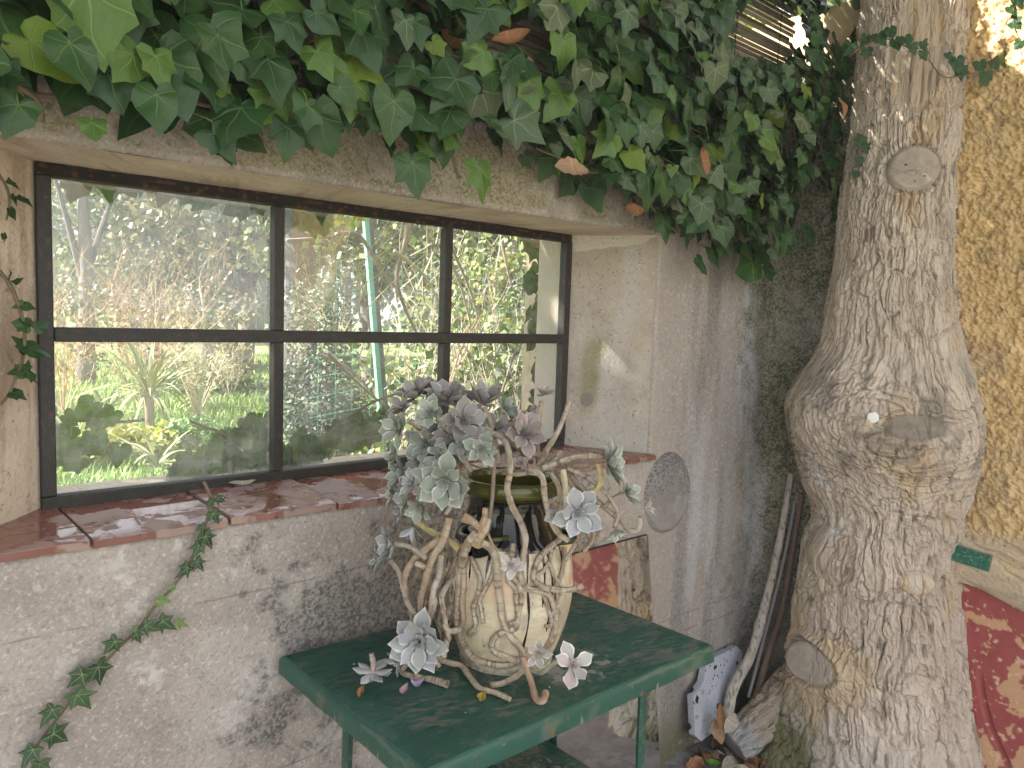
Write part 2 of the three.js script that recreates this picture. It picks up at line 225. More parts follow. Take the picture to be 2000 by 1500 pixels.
// sill tiles
{
  const tileMap = colorTex(1024, 512, (u, v) => { const n = fbm(u * 9, v * 5, 4), s = fbm(u * 50, v * 30, 3), w = sst(0.53, 0.6, fbm(u * 16 + 3, v * 9 + 8, 4)); let c = mix3([0.16, 0.062, 0.043], [0.27, 0.118, 0.088], n); c = mix3(c, [0.33, 0.24, 0.21], 0.6 * w); c = mix3(c, [0.045, 0.03, 0.022], 0.8 * sst(0.70, 0.80, s)); return c; });
  const tileRough = grayTex(1024, 512, (u, v) => lerp(0.06, 0.6, sst(0.46, 0.52, fbm(u * 16 + 3, v * 9 + 8, 4) * 0.7 + 0.3 * fbm(u * 50, v * 40, 3))));
  const tm = new THREE.MeshPhysicalMaterial({ map: tileMap, roughnessMap: tileRough, roughness: 1, ior: 1.8, bumpMap: tileRough, bumpScale: 0.0008, side: THREE.DoubleSide });
  const xf = [0.07, 0.338, 0.586, 0.824, 1.07, 1.315, 1.56, 1.80, 1.95], xb = [0.15, 0.325, 0.569, 0.815, 1.055, 1.30, 1.545, 1.73, 1.87];
  for (let k = 0; k < xf.length - 1; k++) {
    const g = 0.0035, dy = (hash(k, 3) - 0.5) * 0.005, tilt = (hash(k, 9) - 0.5) * 0.006;
    const top = (u, v) => V(lerp(lerp(xb[k], xb[k + 1], u), lerp(xf[k], xf[k + 1], u), v) + (u < 0.5 ? g : -g), lerp(1.101, 1.083, v) + dy + tilt * (u - 0.5) - 0.003 * Math.pow(Math.max(0, v * 10 - 9), 2), lerp(-0.212, 0.012, v) + 0.002 * (fbm(u * 12 + k * 5, 3, 2) - 0.5) * (v > 0.9 ? 3 : 0));
    const A = surf(12, 20, top, (u, v) => [u * 0.25 + k * 0.31, v * 0.5]), thick = 0.014;
    const edge = surf(12, 1, (u, v) => { const p = top(u, 1); return V(p.x, p.y - thick * v, p.z); }, (u, v) => [u * 0.25 + k * 0.3, v * 0.03]);
    const sl = surf(1, 20, (u, v) => { const p = top(0, v); return V(p.x, p.y - thick * u, p.z); }, (u, v) => [u * 0.03, v * 0.5]), sr = surf(1, 20, (u, v) => { const p = top(1, v); return V(p.x, p.y - thick * u, p.z); }, (u, v) => [u * 0.03, v * 0.5]);
    part('sill_tile', mergeGeometries([A, edge, sl, sr]), tm, wall);
  }
}
// window
{
  const bm = std({ map: colorTex(512, 512, (u, v) => { const n = fbm(u * 20, v * 20, 4), s = fbm(u * 60, v * 60, 3); let c = mix3([0.012, 0.011, 0.011], [0.03, 0.026, 0.025], n); c = mix3(c, [0.085, 0.04, 0.025], 0.7 * sst(0.66, 0.78, s * 0.6 + n * 0.45)); return mix3(c, [0.2, 0.18, 0.16], 0.5 * sst(0.9, 0.97, vn(u * 170, v * 170))); }), bumpMap: plasterBump, bumpScale: 0.0012, roughness: 0.55 });
  const rustM = std({ map: colorTex(256, 256, (u, v) => { const n = fbm(u * 24, v * 24, 4); return mix3([0.012, 0.010, 0.0095], [0.10, 0.04, 0.022], sst(0.5, 0.75, n)); }), bumpMap: plasterBump, bumpScale: 0.002, roughness: 0.8 });
  const T = 0.026, D = 0.03;
  const hbar = (x0, x1, y, h, z, d = D) => at(rbox(x1 - x0, h, d, 0.003), (x0 + x1) / 2, y, z), vbar = (x, y0, y1, w, z, d = D) => at(rbox(w, y1 - y0, d, 0.003), x, (y0 + y1) / 2, z);
  const win = part('window_frame', mergeGeometries([hbar(FX0, FX1, FY0 + T / 2 - 0.004, T, FZ - 0.002), vbar(FX0 + T / 2, FY0 + T - 0.003, FY1 - T + 0.003, T, FZ), vbar(FX1 - T / 2, FY0 + T - 0.003, FY1 - T + 0.003, T, FZ)]), bm, wall, 'black steel six-pane window frame');
  part('top_rail', hbar(FX0, FX1, FY1 - T / 2 + 0.003, T, FZ - 0.003), rustM, win);
  const MY = 1.438, M1 = 0.779, M2 = 1.262;
  part('glazing_bar', hbar(FX0 + T, FX1 - T, MY, 0.028, FZ + 0.002), bm, win); part('glazing_bar', vbar(M1, FY0 + T - 0.003, MY - 0.0135, 0.024, FZ - 0.001), bm, win); part('glazing_bar', vbar(M1, MY + 0.0135, FY1 - T, 0.024, FZ - 0.001), bm, win); part('glazing_bar', vbar(M2, FY0 + T - 0.003, MY - 0.0135, 0.024, FZ - 0.001), bm, win); part('glazing_bar', vbar(M2, MY + 0.0135, FY1 - T, 0.024, FZ - 0.001), bm, win);
  const glass = new THREE.MeshPhysicalMaterial({ color: 0xffffff, roughness: 0, transmission: 1, thickness: 0, ior: 1.5, side: THREE.DoubleSide });
  const dustA = grayTex(512, 512, (u, v) => { const e = Math.min(u, 1 - u, v * 0.8, 1 - v) + 0.05 * (fbm(u * 9, v * 9, 4) - 0.5), n = fbm(u * 5, v * 5, 5), wipe = fbm(u * 3 + v * 9, v * 2 - u * 6, 4); return 0.07 + 0.15 * sst(0.5, 0.75, n) + 0.11 * sst(0.48, 0.66, wipe) + 0.07 * sst(0.55, 0.7, fbm(u * 40, v * 3 + u * 4, 3)) + 0.34 * sst(0.035, 0.0, e) + 0.06 * (vn(u * 200, v * 200) > 0.85 ? 1 : 0); }, false);
  const dusts = [1, 0.72, 0.6].map((k) => new THREE.MeshStandardMaterial({ color: rgb(0.62, 0.64, 0.6), alphaMap: dustA, transparent: true, opacity: k, roughness: 1, side: THREE.DoubleSide }));
  const xs = [FX0 + T - 0.006, M1, M2, FX1 - T + 0.006], ys = [FY0 + T - 0.01, MY, FY1 - T + 0.006];
  for (let i = 0; i < 3; i++) for (let j = 0; j < 2; j++) {
    const w = xs[i + 1] - xs[i], h = ys[j + 1] - ys[j], g = new THREE.PlaneGeometry(w, h); const p = part('pane', g, glass, win); p.position.set((xs[i] + xs[i + 1]) / 2, (ys[j] + ys[j + 1]) / 2, FZ - 0.006); p.rotation.set(R(-0.004, 0.004), R(-0.004, 0.004), 0);
    const q = part('grime', new THREE.PlaneGeometry(w - 0.01, h - 0.01), dusts[i], win); q.position.set((xs[i] + xs[i + 1]) / 2, (ys[j] + ys[j + 1]) / 2, FZ - 0.011);
  }
}

// ------------------------------------------------------------------ ochre return wall
const ochre = thing('ochre_wall', 'rough ochre plaster wall on the right, with a flaking red panel low down', 'wall');
{
  const branchTop = (z) => 0.865 + 0.10 * (z - 0.7) - 0.012 * Math.sin(z * 9), branchLow = (z) => 0.722 + 0.035 * (0.7 - z) - 0.035 * sst(0.72, 0.9, z) + 0.05 * sst(1.0, 1.6, z);
  const groove = (y) => 0.765 + 0.22 * sst(0.55, 0.0, y) * (0.55 - y) / 0.55;
  const zone = (y, z) => (y > branchTop(z) ? 0 : y > branchLow(z) ? 1 : 2);
  const hgt = (y, z) => {
    const n1 = fbm(z * 62, y * 56, 3), n2 = fbm(z * 140 + 4, y * 130, 3), n3 = fbm(z * 6, y * 6, 3);
    const rough = 0.018 * (n1 - 0.5) + 0.015 * (n2 - 0.5) + 0.012 * (n3 - 0.5) - 0.006 * sst(0.62, 0.75, fbm(z * 70 + 2, y * 70, 2));
    const bt = y - branchTop(z), bl = y - branchLow(z), mid = (y - branchLow(z)) / (branchTop(z) - branchLow(z));
    const g = vn(z * 5 + fbm(z * 9, y * 20, 2) * 2.2, (y + 0.05 * Math.sin(z * 8)) * 95), br = 0.022 * Math.sqrt(clamp(4 * mid * (1 - mid))) + 0.010 * sst(0.1, 0.5, g) - 0.004 + 0.005 * (n2 - 0.5);
    const red = -0.012 + 0.0035 * (fbm(z * 28, y * 9, 3) - 0.5) + 0.002 * (n2 - 0.5) - 0.012 * sst(0.012, 0.003, Math.abs(z - groove(y))) * sst(0.5, 0.3, y) - 0.003 * sst(0.006, 0.002, Math.abs(y - 0.545 - (z - 0.8) * 0.42)) * sst(0.76, 0.84, z);
    if (bt > 0) return lerp(rough, lerp(rough, br, 0.6), sst(0.05, 0, bt)); if (bl > 0) return br; return lerp(red, br, sst(-0.004, 0, bl));
  };
  const colr = (y, z) => {
    const n = fbm(z * 30, y * 30, 3), m = fbm(z * 7 + 4, y * 7, 4), s = vn(z * 260, y * 260); const k = zone(y, z);
    if (k === 0) { let c = mix3([0.52, 0.35, 0.155], [0.68, 0.50, 0.27], clamp(n * 0.9 + m * 0.5 - 0.2)); c = mix3(c, [0.20, 0.15, 0.10], 0.5 * sst(0.62, 0.72, fbm(z * 46 + 6, y * 40, 4))); c = mix3(c, [0.36, 0.26, 0.16], 0.5 * sst(0.58, 0.7, m)); c = mix3(c, [0.48, 0.36, 0.22], 0.4 * sst(0.62, 0.8, fbm(z * 16 + 9, y * 16, 3))); c = mix3(c, [0.48, 0.38, 0.27], 0.8 * sst(0.06, 0.0, y - branchTop(z))); return s > 0.94 ? mix3(c, [0.08, 0.06, 0.05], 0.7) : c; }
    if (k === 1) { const g = vn(z * 6, y * 70); let c = mix3([0.40, 0.31, 0.21], [0.58, 0.47, 0.34], clamp(g * 0.6 + n * 0.5)); return mix3(c, [0.50, 0.34, 0.16], 0.5 * sst(0.5, 0.7, m)); }
    let c = mix3([0.27, 0.055, 0.055], [0.36, 0.085, 0.08], n); const chip = fbm(z * 13 + 2, y * 13, 5) + 0.30 * sst(0.38, 0.0, y - 0.55 * (z - 0.7)) + 0.12 * sst(0.82, 0.98, z) - 0.11; c = mix3(c, [0.56, 0.33, 0.19], 0.92 * sst(0.60, 0.62, chip)); const ch2 = fbm(z * 60, y * 60, 3); return mix3(c, [0.62, 0.42, 0.28], 0.85 * sst(0.70, 0.73, ch2));
  };
  const Z0 = 0.30, ZA = 1.02, Z1 = 1.75, Z2 = 3.6;
  const mk = (za, zb, nz, ny, ya, yb) => surf(nz, ny, (u, v) => { const z = lerp(za, zb, u), y = lerp(ya, yb, v); return V(XC - hgt(y, z), y, z); }, (u, v) => [lerp(za, zb, u), lerp(ya, yb, v)], (u, v) => colr(lerp(ya, yb, v), lerp(za, zb, u)));
  const om = std({ vertexColors: true, roughness: 0.95, bumpMap: (() => { const t = plasterBump.clone(); t.repeat.set(2, 2); t.needsUpdate = true; return t; })(), bumpScale: 0.003 });
  // the plaster, the red panel and the moulded branch are meshes of their own
  const fineAll = mergeGeometries([mk(Z0, ZA, 240, 900, -0.05, 2.62), mk(ZA, Z1, 120, 430, -0.05, 2.62), mk(Z1, Z2, 40, 60, -0.05, 2.62)]);
  const split = (k) => { const g = fineAll.clone(), idx = [], a = fineAll.index.array, p = fineAll.attributes.position; for (let i = 0; i < a.length; i += 3) { const y = (p.getY(a[i]) + p.getY(a[i + 1]) + p.getY(a[i + 2])) / 3, z = (p.getZ(a[i]) + p.getZ(a[i + 1]) + p.getZ(a[i + 2])) / 3; if (zone(y, z) === k) idx.push(a[i], a[i + 1], a[i + 2]); } g.setIndex(idx); return g; };
  part('plaster_face', split(0), om, ochre); part('moulded_branch', split(1), om, ochre, 'tan moulded branch band across the ochre wall'); part('red_panel', split(2), std({ vertexColors: true, roughness: 0.75 }), ochre, 'flaking red painted panel');
  const b = new THREE.BoxGeometry(0.3, 2.68, 3.9); b.translate(XC + 0.19, 1.28, 1.66); part('wall_core', b, std({ color: rgb(0.4, 0.3, 0.18) }), ochre);
  // green enamel tile set in the branch
  const c = onX(1896, 1088, XC - 0.03), gt = colorTex(256, 128, (u, v) => { const e = Math.min(u, 1 - u, v * 2, 2 - v * 2) , n = fbm(u * 12, v * 6, 4); let k = mix3([0.01, 0.10, 0.065], [0.03, 0.20, 0.13], n); k = mix3(k, [0.3, 0.38, 0.3], 0.8 * sst(0.66, 0.74, fbm(u * 24, v * 14, 3))); return mix3(k, [0.22, 0.16, 0.1], 0.85 * sst(0.05, 0.01, e + 0.05 * (n - 0.5))); });
  const tg = rbox(0.012, 0.052, 0.112, 0.003); for (let i = 0, p = tg.attributes.position; i < p.count; i++) tg.attributes.uv.setXY(i, p.getZ(i) / 0.112 + 0.5, p.getY(i) / 0.052 + 0.5);
  const pl = part('green_tile', tg, std({ map: gt, roughness: 0.35, bumpMap: plasterBump, bumpScale: 0.002 }), ochre, 'small green glazed tile'); pl.position.set(XC - 0.034, c.y, c.z); pl.rotation.set(0.115, 0.1, 0);
}

// ------------------------------------------------------------------ the sculpted tree trunk in the corner
const trunkAt = (() => {
  const Lf = [[-0.1, 1475, 1500], [0.0, 1500, 1470], [0.16, 1520, 1385], [0.3, 1535, 1310], [0.42, 1545, 1250], [0.60, 1556, 1150], [0.74, 1568, 1075], [0.88, 1592, 1000], [0.98, 1566, 935], [1.10, 1546, 870], [1.19, 1534, 815], [1.27, 1537, 770], [1.34, 1562, 730], [1.43, 1600, 675], [1.57, 1615, 600], [1.73, 1630, 500], [1.9, 1641, 400], [2.05, 1655, 300], [2.22, 1668, 200], [2.54, 1682, 0], [2.8, 1690, -130]];
  const Rt = [[-0.1, 1965, 1620], [0.0, 1948, 1590], [0.15, 1915, 1490], [0.28, 1896, 1400], [0.5, 1882, 1270], [0.69, 1872, 1150], [0.8, 1872, 1080], [0.94, 1886, 1000], [1.06, 1908, 930], [1.18, 1916, 850], [1.34, 1906, 750], [1.42, 1888, 690], [1.55, 1868, 620], [1.73, 1862, 500], [2.05, 1868, 300], [2.3, 1880, 140], [2.5, 1890, 0], [2.8, 1900, -190]];
  const ip = (T, y) => { let k = 0; while (k < T.length - 2 && T[k + 1][0] < y) k++; const t = clamp((y - T[k][0]) / (T[k + 1][0] - T[k][0])), s = t; return [lerp(T[k][1], T[k + 1][1], s), lerp(T[k][2], T[k + 1][2], s)]; };
  const rows = new Map();
  const row = (y) => {
    const key = Math.round(y * 200); if (rows.has(key)) return rows.get(key);
    const [lx, ly] = ip(Lf, key / 200), [rx, ry] = ip(Rt, key / 200), zr = onX(rx, ry, XC).z, d = ray(lx, ly), nx = d.z, nz = -d.x, nl = Math.hypot(nx, nz), X = nx / nl, Z = nz / nl, off = X * CAM.x + Z * CAM.z;
    let lo = 0.05, hi = 0.5; for (let i = 0; i < 40; i++) { const a = (lo + hi) / 2, zc = zr - a * 0.97, f = Math.abs(X * (XC + 0.01) + Z * zc - off) - Math.hypot(X * a * 0.95, Z * a); if (f > 0) lo = a; else hi = a; }
    const a = (lo + hi) / 2, r = { a, zc: zr - a * 0.97 }; rows.set(key, r); return r;
  };
  const smooth = (y) => { const f = y * 200, k = Math.floor(f), t = f - k; let a = 0, zc = 0; const w = [1, 2, 3, 2, 1]; for (let i = -2; i <= 2; i++) { const p = row((k + i * 3) / 200), q = row((k + 1 + i * 3) / 200); a += w[i + 2] * lerp(p.a, q.a, t); zc += w[i + 2] * lerp(p.zc, q.zc, t); } return [a / 9, zc / 9]; };
  return (th, y) => { const [a, zc] = smooth(y); return V(XC + 0.01 - 0.95 * a * Math.cos(th), y, zc + a * Math.sin(th)); };
})();
const tree = thing('tree', 'thick pale rough-barked sculpted tree trunk standing in the corner against the ochre wall', 'tree', V(2.5, 0, 0.42));
{
  const find = (px, py) => { let best = 1e9, r = null; for (let y = -0.05; y < 2.7; y += 0.01) for (let t = -1.2; t < 1.5; t += 0.02) { const p = trunkAt(t, y), q = toPx(p); const e = Math.hypot(q[0] - px, q[1] - py) + (t < -0.55 ? 4 : 0); if (e < best) { best = e; r = { t, y, p }; } } return r; };
  // cut-branch scars: pixel centre, half sizes in metres (along the girth, upright), kind
  const scars = [[1785, 328, 0.076, 0.072, 'flat'], [1778, 832, 0.044, 0.036, 'dip'], [1577, 1288, 0.070, 0.068, 'flat'], [1792, 1140, 0.040, 0.036, 'knot'], [1600, 1072, 0.038, 0.085, 'lobe'], [1790, 95, 0.085, 0.19, 'bare']].map(([x, y, a, b, k]) => ({ ...find(x, y), a, b, k }));
  const B1 = find(1775, 845), B2 = find(1585, 830), B3 = find(1690, 900), B4 = find(1650, 880), B5 = find(1720, 1015), B6 = find(1680, 715);
  const stalk = (t, y) => { const p = trunkAt(t, y); return p; };
  const H = (t, y) => {
    const a = 0.17; let s = t * a, yy = y, mask = 1, extra = 0;
    const burl = Math.exp(-Math.pow((y - 1.16) / 0.16, 2));
    for (const c of scars) {
      const dx = (t - c.t) * a / c.a, dy = (y - c.y) / c.b, r = Math.hypot(dx, dy), inn = sst(1.06, 0.9, r + 0.08 * (fbm(t * 20, y * 20, 2) - 0.5));
      s += 0.6 * c.a * dx * Math.exp(-r * r * 0.55) * (c.k === 'bare' ? 0.2 : 1);
      mask *= 1 - inn * (c.k === 'lobe' || c.k === 'knot' ? 0.8 : 0.95);
      const rim = Math.exp(-Math.pow((r - 1.18) / 0.16, 2));
      if (c.k === 'flat') extra += 0.012 * rim + 0.010 * inn - 0.010 * Math.exp(-Math.pow((r - 1.0) / 0.05, 2));
      if (c.k === 'dip') extra += 0.009 * Math.exp(-Math.pow((r - 1.4) / 0.4, 2)) * (0.6 + 0.8 * vn(t * 9, y * 30)) - 0.005 * inn - 0.006 * Math.exp(-Math.pow((r - 1.0) / 0.06, 2)) + 0.004 * (fbm(t * 12, y * 60, 3) - 0.5) * inn;
      if (c.k === 'knot') extra += 0.020 * Math.exp(-r * r * 0.8) - 0.008 * Math.exp(-Math.pow((r - 1) / 0.12, 2));
      if (c.k === 'lobe') extra += 0.022 * Math.max(0, 1 - r * r) + 0.003 * vn(t * 30, y * 14) * inn - 0.006 * Math.exp(-Math.pow((r - 1.05) / 0.08, 2));
      if (c.k === 'bare') extra += -0.008 * inn + 0.012 * (vn(t * 12, y * 3) - 0.5) * inn;
    }
    // broad burl: swirling flow and two swellings
    const bl = (c, rx, ry, p) => { const X = (t - c.t) * a / rx, Y = (y - c.y) / ry; return Math.exp(-Math.pow(X * X + Y * Y, p)); };
    extra += 0.050 * bl(B1, 0.125, 0.125, 1.3) + 0.026 * bl(B2, 0.085, 0.11, 1.2) + 0.022 * bl(B3, 0.10, 0.07, 1.2) - 0.022 * bl(B4, 0.05, 0.14, 1) - 0.020 * bl(B5, 0.16, 0.028, 1) + 0.016 * bl(B6, 0.12, 0.05, 1);
    
    // root buttress low on the left
    extra += 0.05 * Math.exp(-Math.pow((t + 0.75 + 0.4 * (0.2 - y)) / 0.22, 2)) * sst(0.34, 0.05, y) + 0.03 * Math.exp(-Math.pow((t - 0.3) / 0.3, 2)) * sst(0.25, -0.05, y);
    const wx = fbm(s * 20, yy * 7, 3) - 0.5 + 0.35 * (fbm(s * 90, yy * 40, 2) - 0.5), wy = fbm(s * 14 + 7, yy * 14, 2) - 0.5, sw = burl * 0.10 * Math.sin(t * 3 + y * 6);
    const U = (s + sw * 0.4) / 0.0155 + wx * 1.9, W = yy / (0.085 - 0.03 * burl) + wy * 1.8 + sw * 20;
    const g1 = Math.abs(2 * vn(U, W) - 1), g2 = Math.abs(2 * vn(U * 1.9 + 11, W * 2.1 + 3) - 1), g3 = fbm(s * 260, yy * 130, 3), plate = vn(U * 0.5 + 31, W * 1.3);
    const g4 = Math.abs(2 * vn(U * 1.1 + 57, W * 3.3 + 19) - 1);
    const bark = 0.0125 * (sst(0.0, 0.22, g1) - 0.8) + 0.0065 * (sst(0, 0.28, g2) - 0.7) + 0.005 * (sst(0, 0.2, g4) - 0.8) * plate + 0.0045 * (g3 - 0.5) + 0.009 * (plate - 0.5);
    return extra + bark * mask + (1 - mask) * 0.0015 * (fbm(s * 60, yy * 60, 3) - 0.5) + 0.012 * (fbm(t * 2.2, y * 5, 3) - 0.5);
  };
  const NT = 520, NY = 1150, T0 = -1.75, T1 = 1.72, Y0 = -0.06, Y1 = 2.78;
  const lerpT = (u) => lerp(T0, T1, u);
  const g = surf(NT, NY, (u, v) => { const t = lerpT(u), y = lerp(Y0, Y1, v), p = stalk(t, y), h = H(t, y) * sst(1.72, 1.5, Math.abs(t)); return V(p.x - Math.cos(t) * h - 2.5, y, p.z + Math.sin(t) * h - 0.42); }, (u, v) => [u * 0.9, v * 2.1], (u, v) => {
    const t = lerpT(u), y = lerp(Y0, Y1, v), s = t * 0.17, n = fbm(s * 16, y * 8, 4), m = fbm(s * 60, y * 20, 3), f = fbm(t * 1.6 + 4, y * 2.6, 3), sp = vn(s * 330, y * 260);
    let c = mix3([0.39, 0.315, 0.25], [0.64, 0.55, 0.465], clamp(n * 0.9 + m * 0.5 - 0.2)); c = mix3(c, [0.46, 0.32, 0.16], 0.5 * sst(0.58, 0.74, f + 0.25 * (m - 0.5)));
    const burl = Math.exp(-Math.pow((y - 1.24) / 0.17, 2)); c = mix3(c, [0.24, 0.21, 0.175], 0.7 * sst(0.2, 0.6, burl) * sst(0.47, 0.62, fbm(s * 30 + 3, y * 11, 5))); c = mix3(c, [0.17, 0.17, 0.09], 0.75 * sst(-0.25, -0.75, t) * sst(0.9, 1.05, y) * sst(1.42, 1.3, y) * sst(0.3, 0.6, n + (m - 0.5) * 0.6));
    c = mix3(c, [0.60, 0.58, 0.55], 0.75 * sst(0.5, 0.58, fbm(s * 26 + 3, y * 22, 4)) * sst(0.16, 0.05, Math.abs(t + 0.42 + 0.4 * (y - 1.0))) * sst(0.72, 0.85, y) * sst(1.12, 1.0, y));
    c = mix3(c, [0.11, 0.12, 0.045], 0.85 * sst(0.28, 0.08, y + 0.10 * t + 0.16 * (n - 0.5)) * sst(0.1, -0.35, t + (n - 0.5) * 0.8)); c = mix3(c, [0.42, 0.41, 0.38], 0.55 * sst(0.45, 0.62, n) * sst(0.3, 0.1, y));
    for (const k of scars) { const dx = (t - k.t) * 0.17 / k.a, dy = (y - k.y) / k.b, r = Math.hypot(dx, dy), i = sst(1.04, 0.94, r); if (k.k === 'bare') c = mix3(c, mix3([0.42, 0.34, 0.26], [0.52, 0.34, 0.17], sst(0.5, 0.7, fbm(t * 8, y * 4, 3))), 0.8 * i); if (k.k === 'lobe') c = mix3(c, [0.40, 0.33, 0.26], 0.7 * i); if (k.k === 'knot') c = mix3(c, mix3([0.55, 0.47, 0.38], [0.50, 0.33, 0.15], sst(0.45, 0.62, fbm(s * 55, y * 45, 3))), 0.75 * sst(1.25, 0.5, r + 0.5 * (fbm(s * 60, y * 60, 3) - 0.5))); if (k.k === 'dip') c = mix3(c, mix3([0.13, 0.115, 0.10], [0.26, 0.225, 0.19], fbm(s * 40, y * 110, 3)), 0.85 * i); if (k.k === 'flat') c = mix3(c, mix3([0.36, 0.32, 0.28], [0.46, 0.40, 0.34], m), 0.9 * i); }
    const fl = vn(s * 150 + 3 * vn(y * 9, s * 20), y * 15); c = mix3(c, [0.13, 0.10, 0.075], 0.6 * sst(0.78, 0.9, fl)); if (sp > 0.93) c = mix3(c, [0.12, 0.10, 0.08], 0.6); return c;
  });
  const barkM = std({ vertexColors: true, roughness: 0.95, bumpMap: grayTex(1024, 1024, (u, v) => { const w = 1.2 * fbm(u * 18, v * 12, 3), a = Math.abs(2 * vn(u * 74 + w * 2.2, v * 22 + w) - 1), b = Math.abs(2 * vn(u * 150 + w * 3, v * 46 + 7) - 1); return 0.25 + 0.4 * sst(0, 0.25, a) + 0.2 * sst(0, 0.35, b) + 0.2 * fbm(u * 160, v * 160, 2); }), bumpScale: 0.006 });
  part('trunk', g, barkM, tree);
  const dirN = (t) => V(-Math.cos(t), 0, Math.sin(t));
  // sawn faces
  for (const c of scars) if (c.k === 'flat') {
    const n = dirN(c.t), p = c.p.clone().addScaledVector(n, 0.0135), low = c.y < 0.5;
    const d = surf(40, 10, (u, v) => { const a = u * 6.28318, w = 0.93 + 0.07 * fbm(Math.cos(a) * 2 + 5, Math.sin(a) * 2 + c.y * 7, 2); let h = 0.004 * (1 - v * v) + 0.002 * (fbm(v * Math.cos(a) * 5, v * Math.sin(a) * 5, 3) - 0.5) - 0.012 * sst(0.93, 1, v); const Y = v * Math.sin(a) * 1.0, X = v * Math.cos(a); if (!low) h -= 0.010 * sst(0.06, 0.02, Math.abs(Y + 0.18 + 0.05 * X + 0.03 * Math.sin(X * 9))) * sst(0.5, 0.2, X); return V(v * w * Math.cos(a) * c.a, v * w * Math.sin(a) * c.b, h); }, (u, v) => [0.5 + 0.5 * v * Math.cos(u * 6.28318), 0.5 + 0.5 * v * Math.sin(u * 6.28318)]);
    const m = std({ map: colorTex(256, 256, (u, v) => { const n2 = fbm(u * 8, v * 8, 4), s = fbm(u * 40, v * 40, 3), r = Math.hypot(u - 0.5, v - 0.5); let k = mix3([0.33, 0.28, 0.23], [0.52, 0.45, 0.385], clamp(n2 * 0.9 + s * 0.5 - 0.2)); k = mix3(k, [0.2, 0.17, 0.14], 0.15 * sst(0.6, 0.9, vn(r * 46, 3))); for (const [x, y, q] of [[0.33, 0.58, 0.035], [0.70, 0.33, 0.025], [0.52, 0.22, 0.022]]) if (!low && Math.hypot(u - x, (v - y) * 1.5) < q) k = [0.05, 0.04, 0.035]; if (!low && vn(u * 60, v * 60) > 0.97) k = [0.75, 0.72, 0.68]; return k; }), bumpMap: plasterBump, bumpScale: 0.003, roughness: 0.95 });
    const q = part('branch_scar', d, m, tree, low ? 'grey sawn knob low on the trunk' : 'round sawn branch scar with a crack'); q.position.copy(p).sub(tree.position); const cd = CAM.clone().sub(p).setY(0).normalize(); if (low) q.position.addScaledVector(cd, 0.014); q.quaternion.setFromUnitVectors(V(0, 0, 1), n.clone().add(V(-0.1, 0.0, 0.05)).addScaledVector(cd, low ? 1.2 : 0).normalize());
  }
  // lichen spot beside the hollow scar
  { const c = find(1711, 812), n = dirN(c.t); const lg = surf(28, 4, (u, v) => { const a = u * 6.28318, r = v * 0.0155 * (0.85 + 0.3 * fbm(Math.cos(a) * 3 + 4, Math.sin(a) * 3, 2)); return V(r * Math.cos(a), r * 1.05 * Math.sin(a), 0.002 * (1 - v)); }); const q = part('lichen', lg, std({ color: rgb(0.78, 0.78, 0.77) }), tree, 'white lichen spot'); q.position.copy(c.p).addScaledVector(n, H(c.t, c.y) + 0.014).sub(tree.position); q.quaternion.setFromUnitVectors(V(0, 0, 1), n); }
  // root running out to the left, with a weathered blunt end
  const rp = [[1660, 1270, 0.30], [1600, 1310, 0.27], [1540, 1362, 0.225], [1485, 1412, 0.185], [1432, 1458, 0.15]].map(([x, y, z]) => onZ(x, y, z).sub(tree.position));
  const rootCol = (k, a, l) => { const n = fbm(l * 40, a * 2, 3); return mix3(mix3([0.27, 0.22, 0.17], [0.46, 0.38, 0.30], n), [0.33, 0.32, 0.32], sst(0.8, 0.95, k)); };
  part('root', tube(rp, (k, l) => lerp(0.12, 0.056, Math.pow(k, 0.8)) * (k > 0.96 ? 0.9 : 1), { sides: 60, seg: 90, col: rootCol, bump: (a, l) => 1 + 0.20 * (sst(0, 0.5, Math.abs(2 * vn(a * 4.5 + fbm(l * 30, a, 2) * 2, l * 14) - 1)) - 0.6) + 0.08 * (fbm(a * 9, l * 120, 3) - 0.5) }), barkM, tree, 'grey root ending in a blunt stub');
}

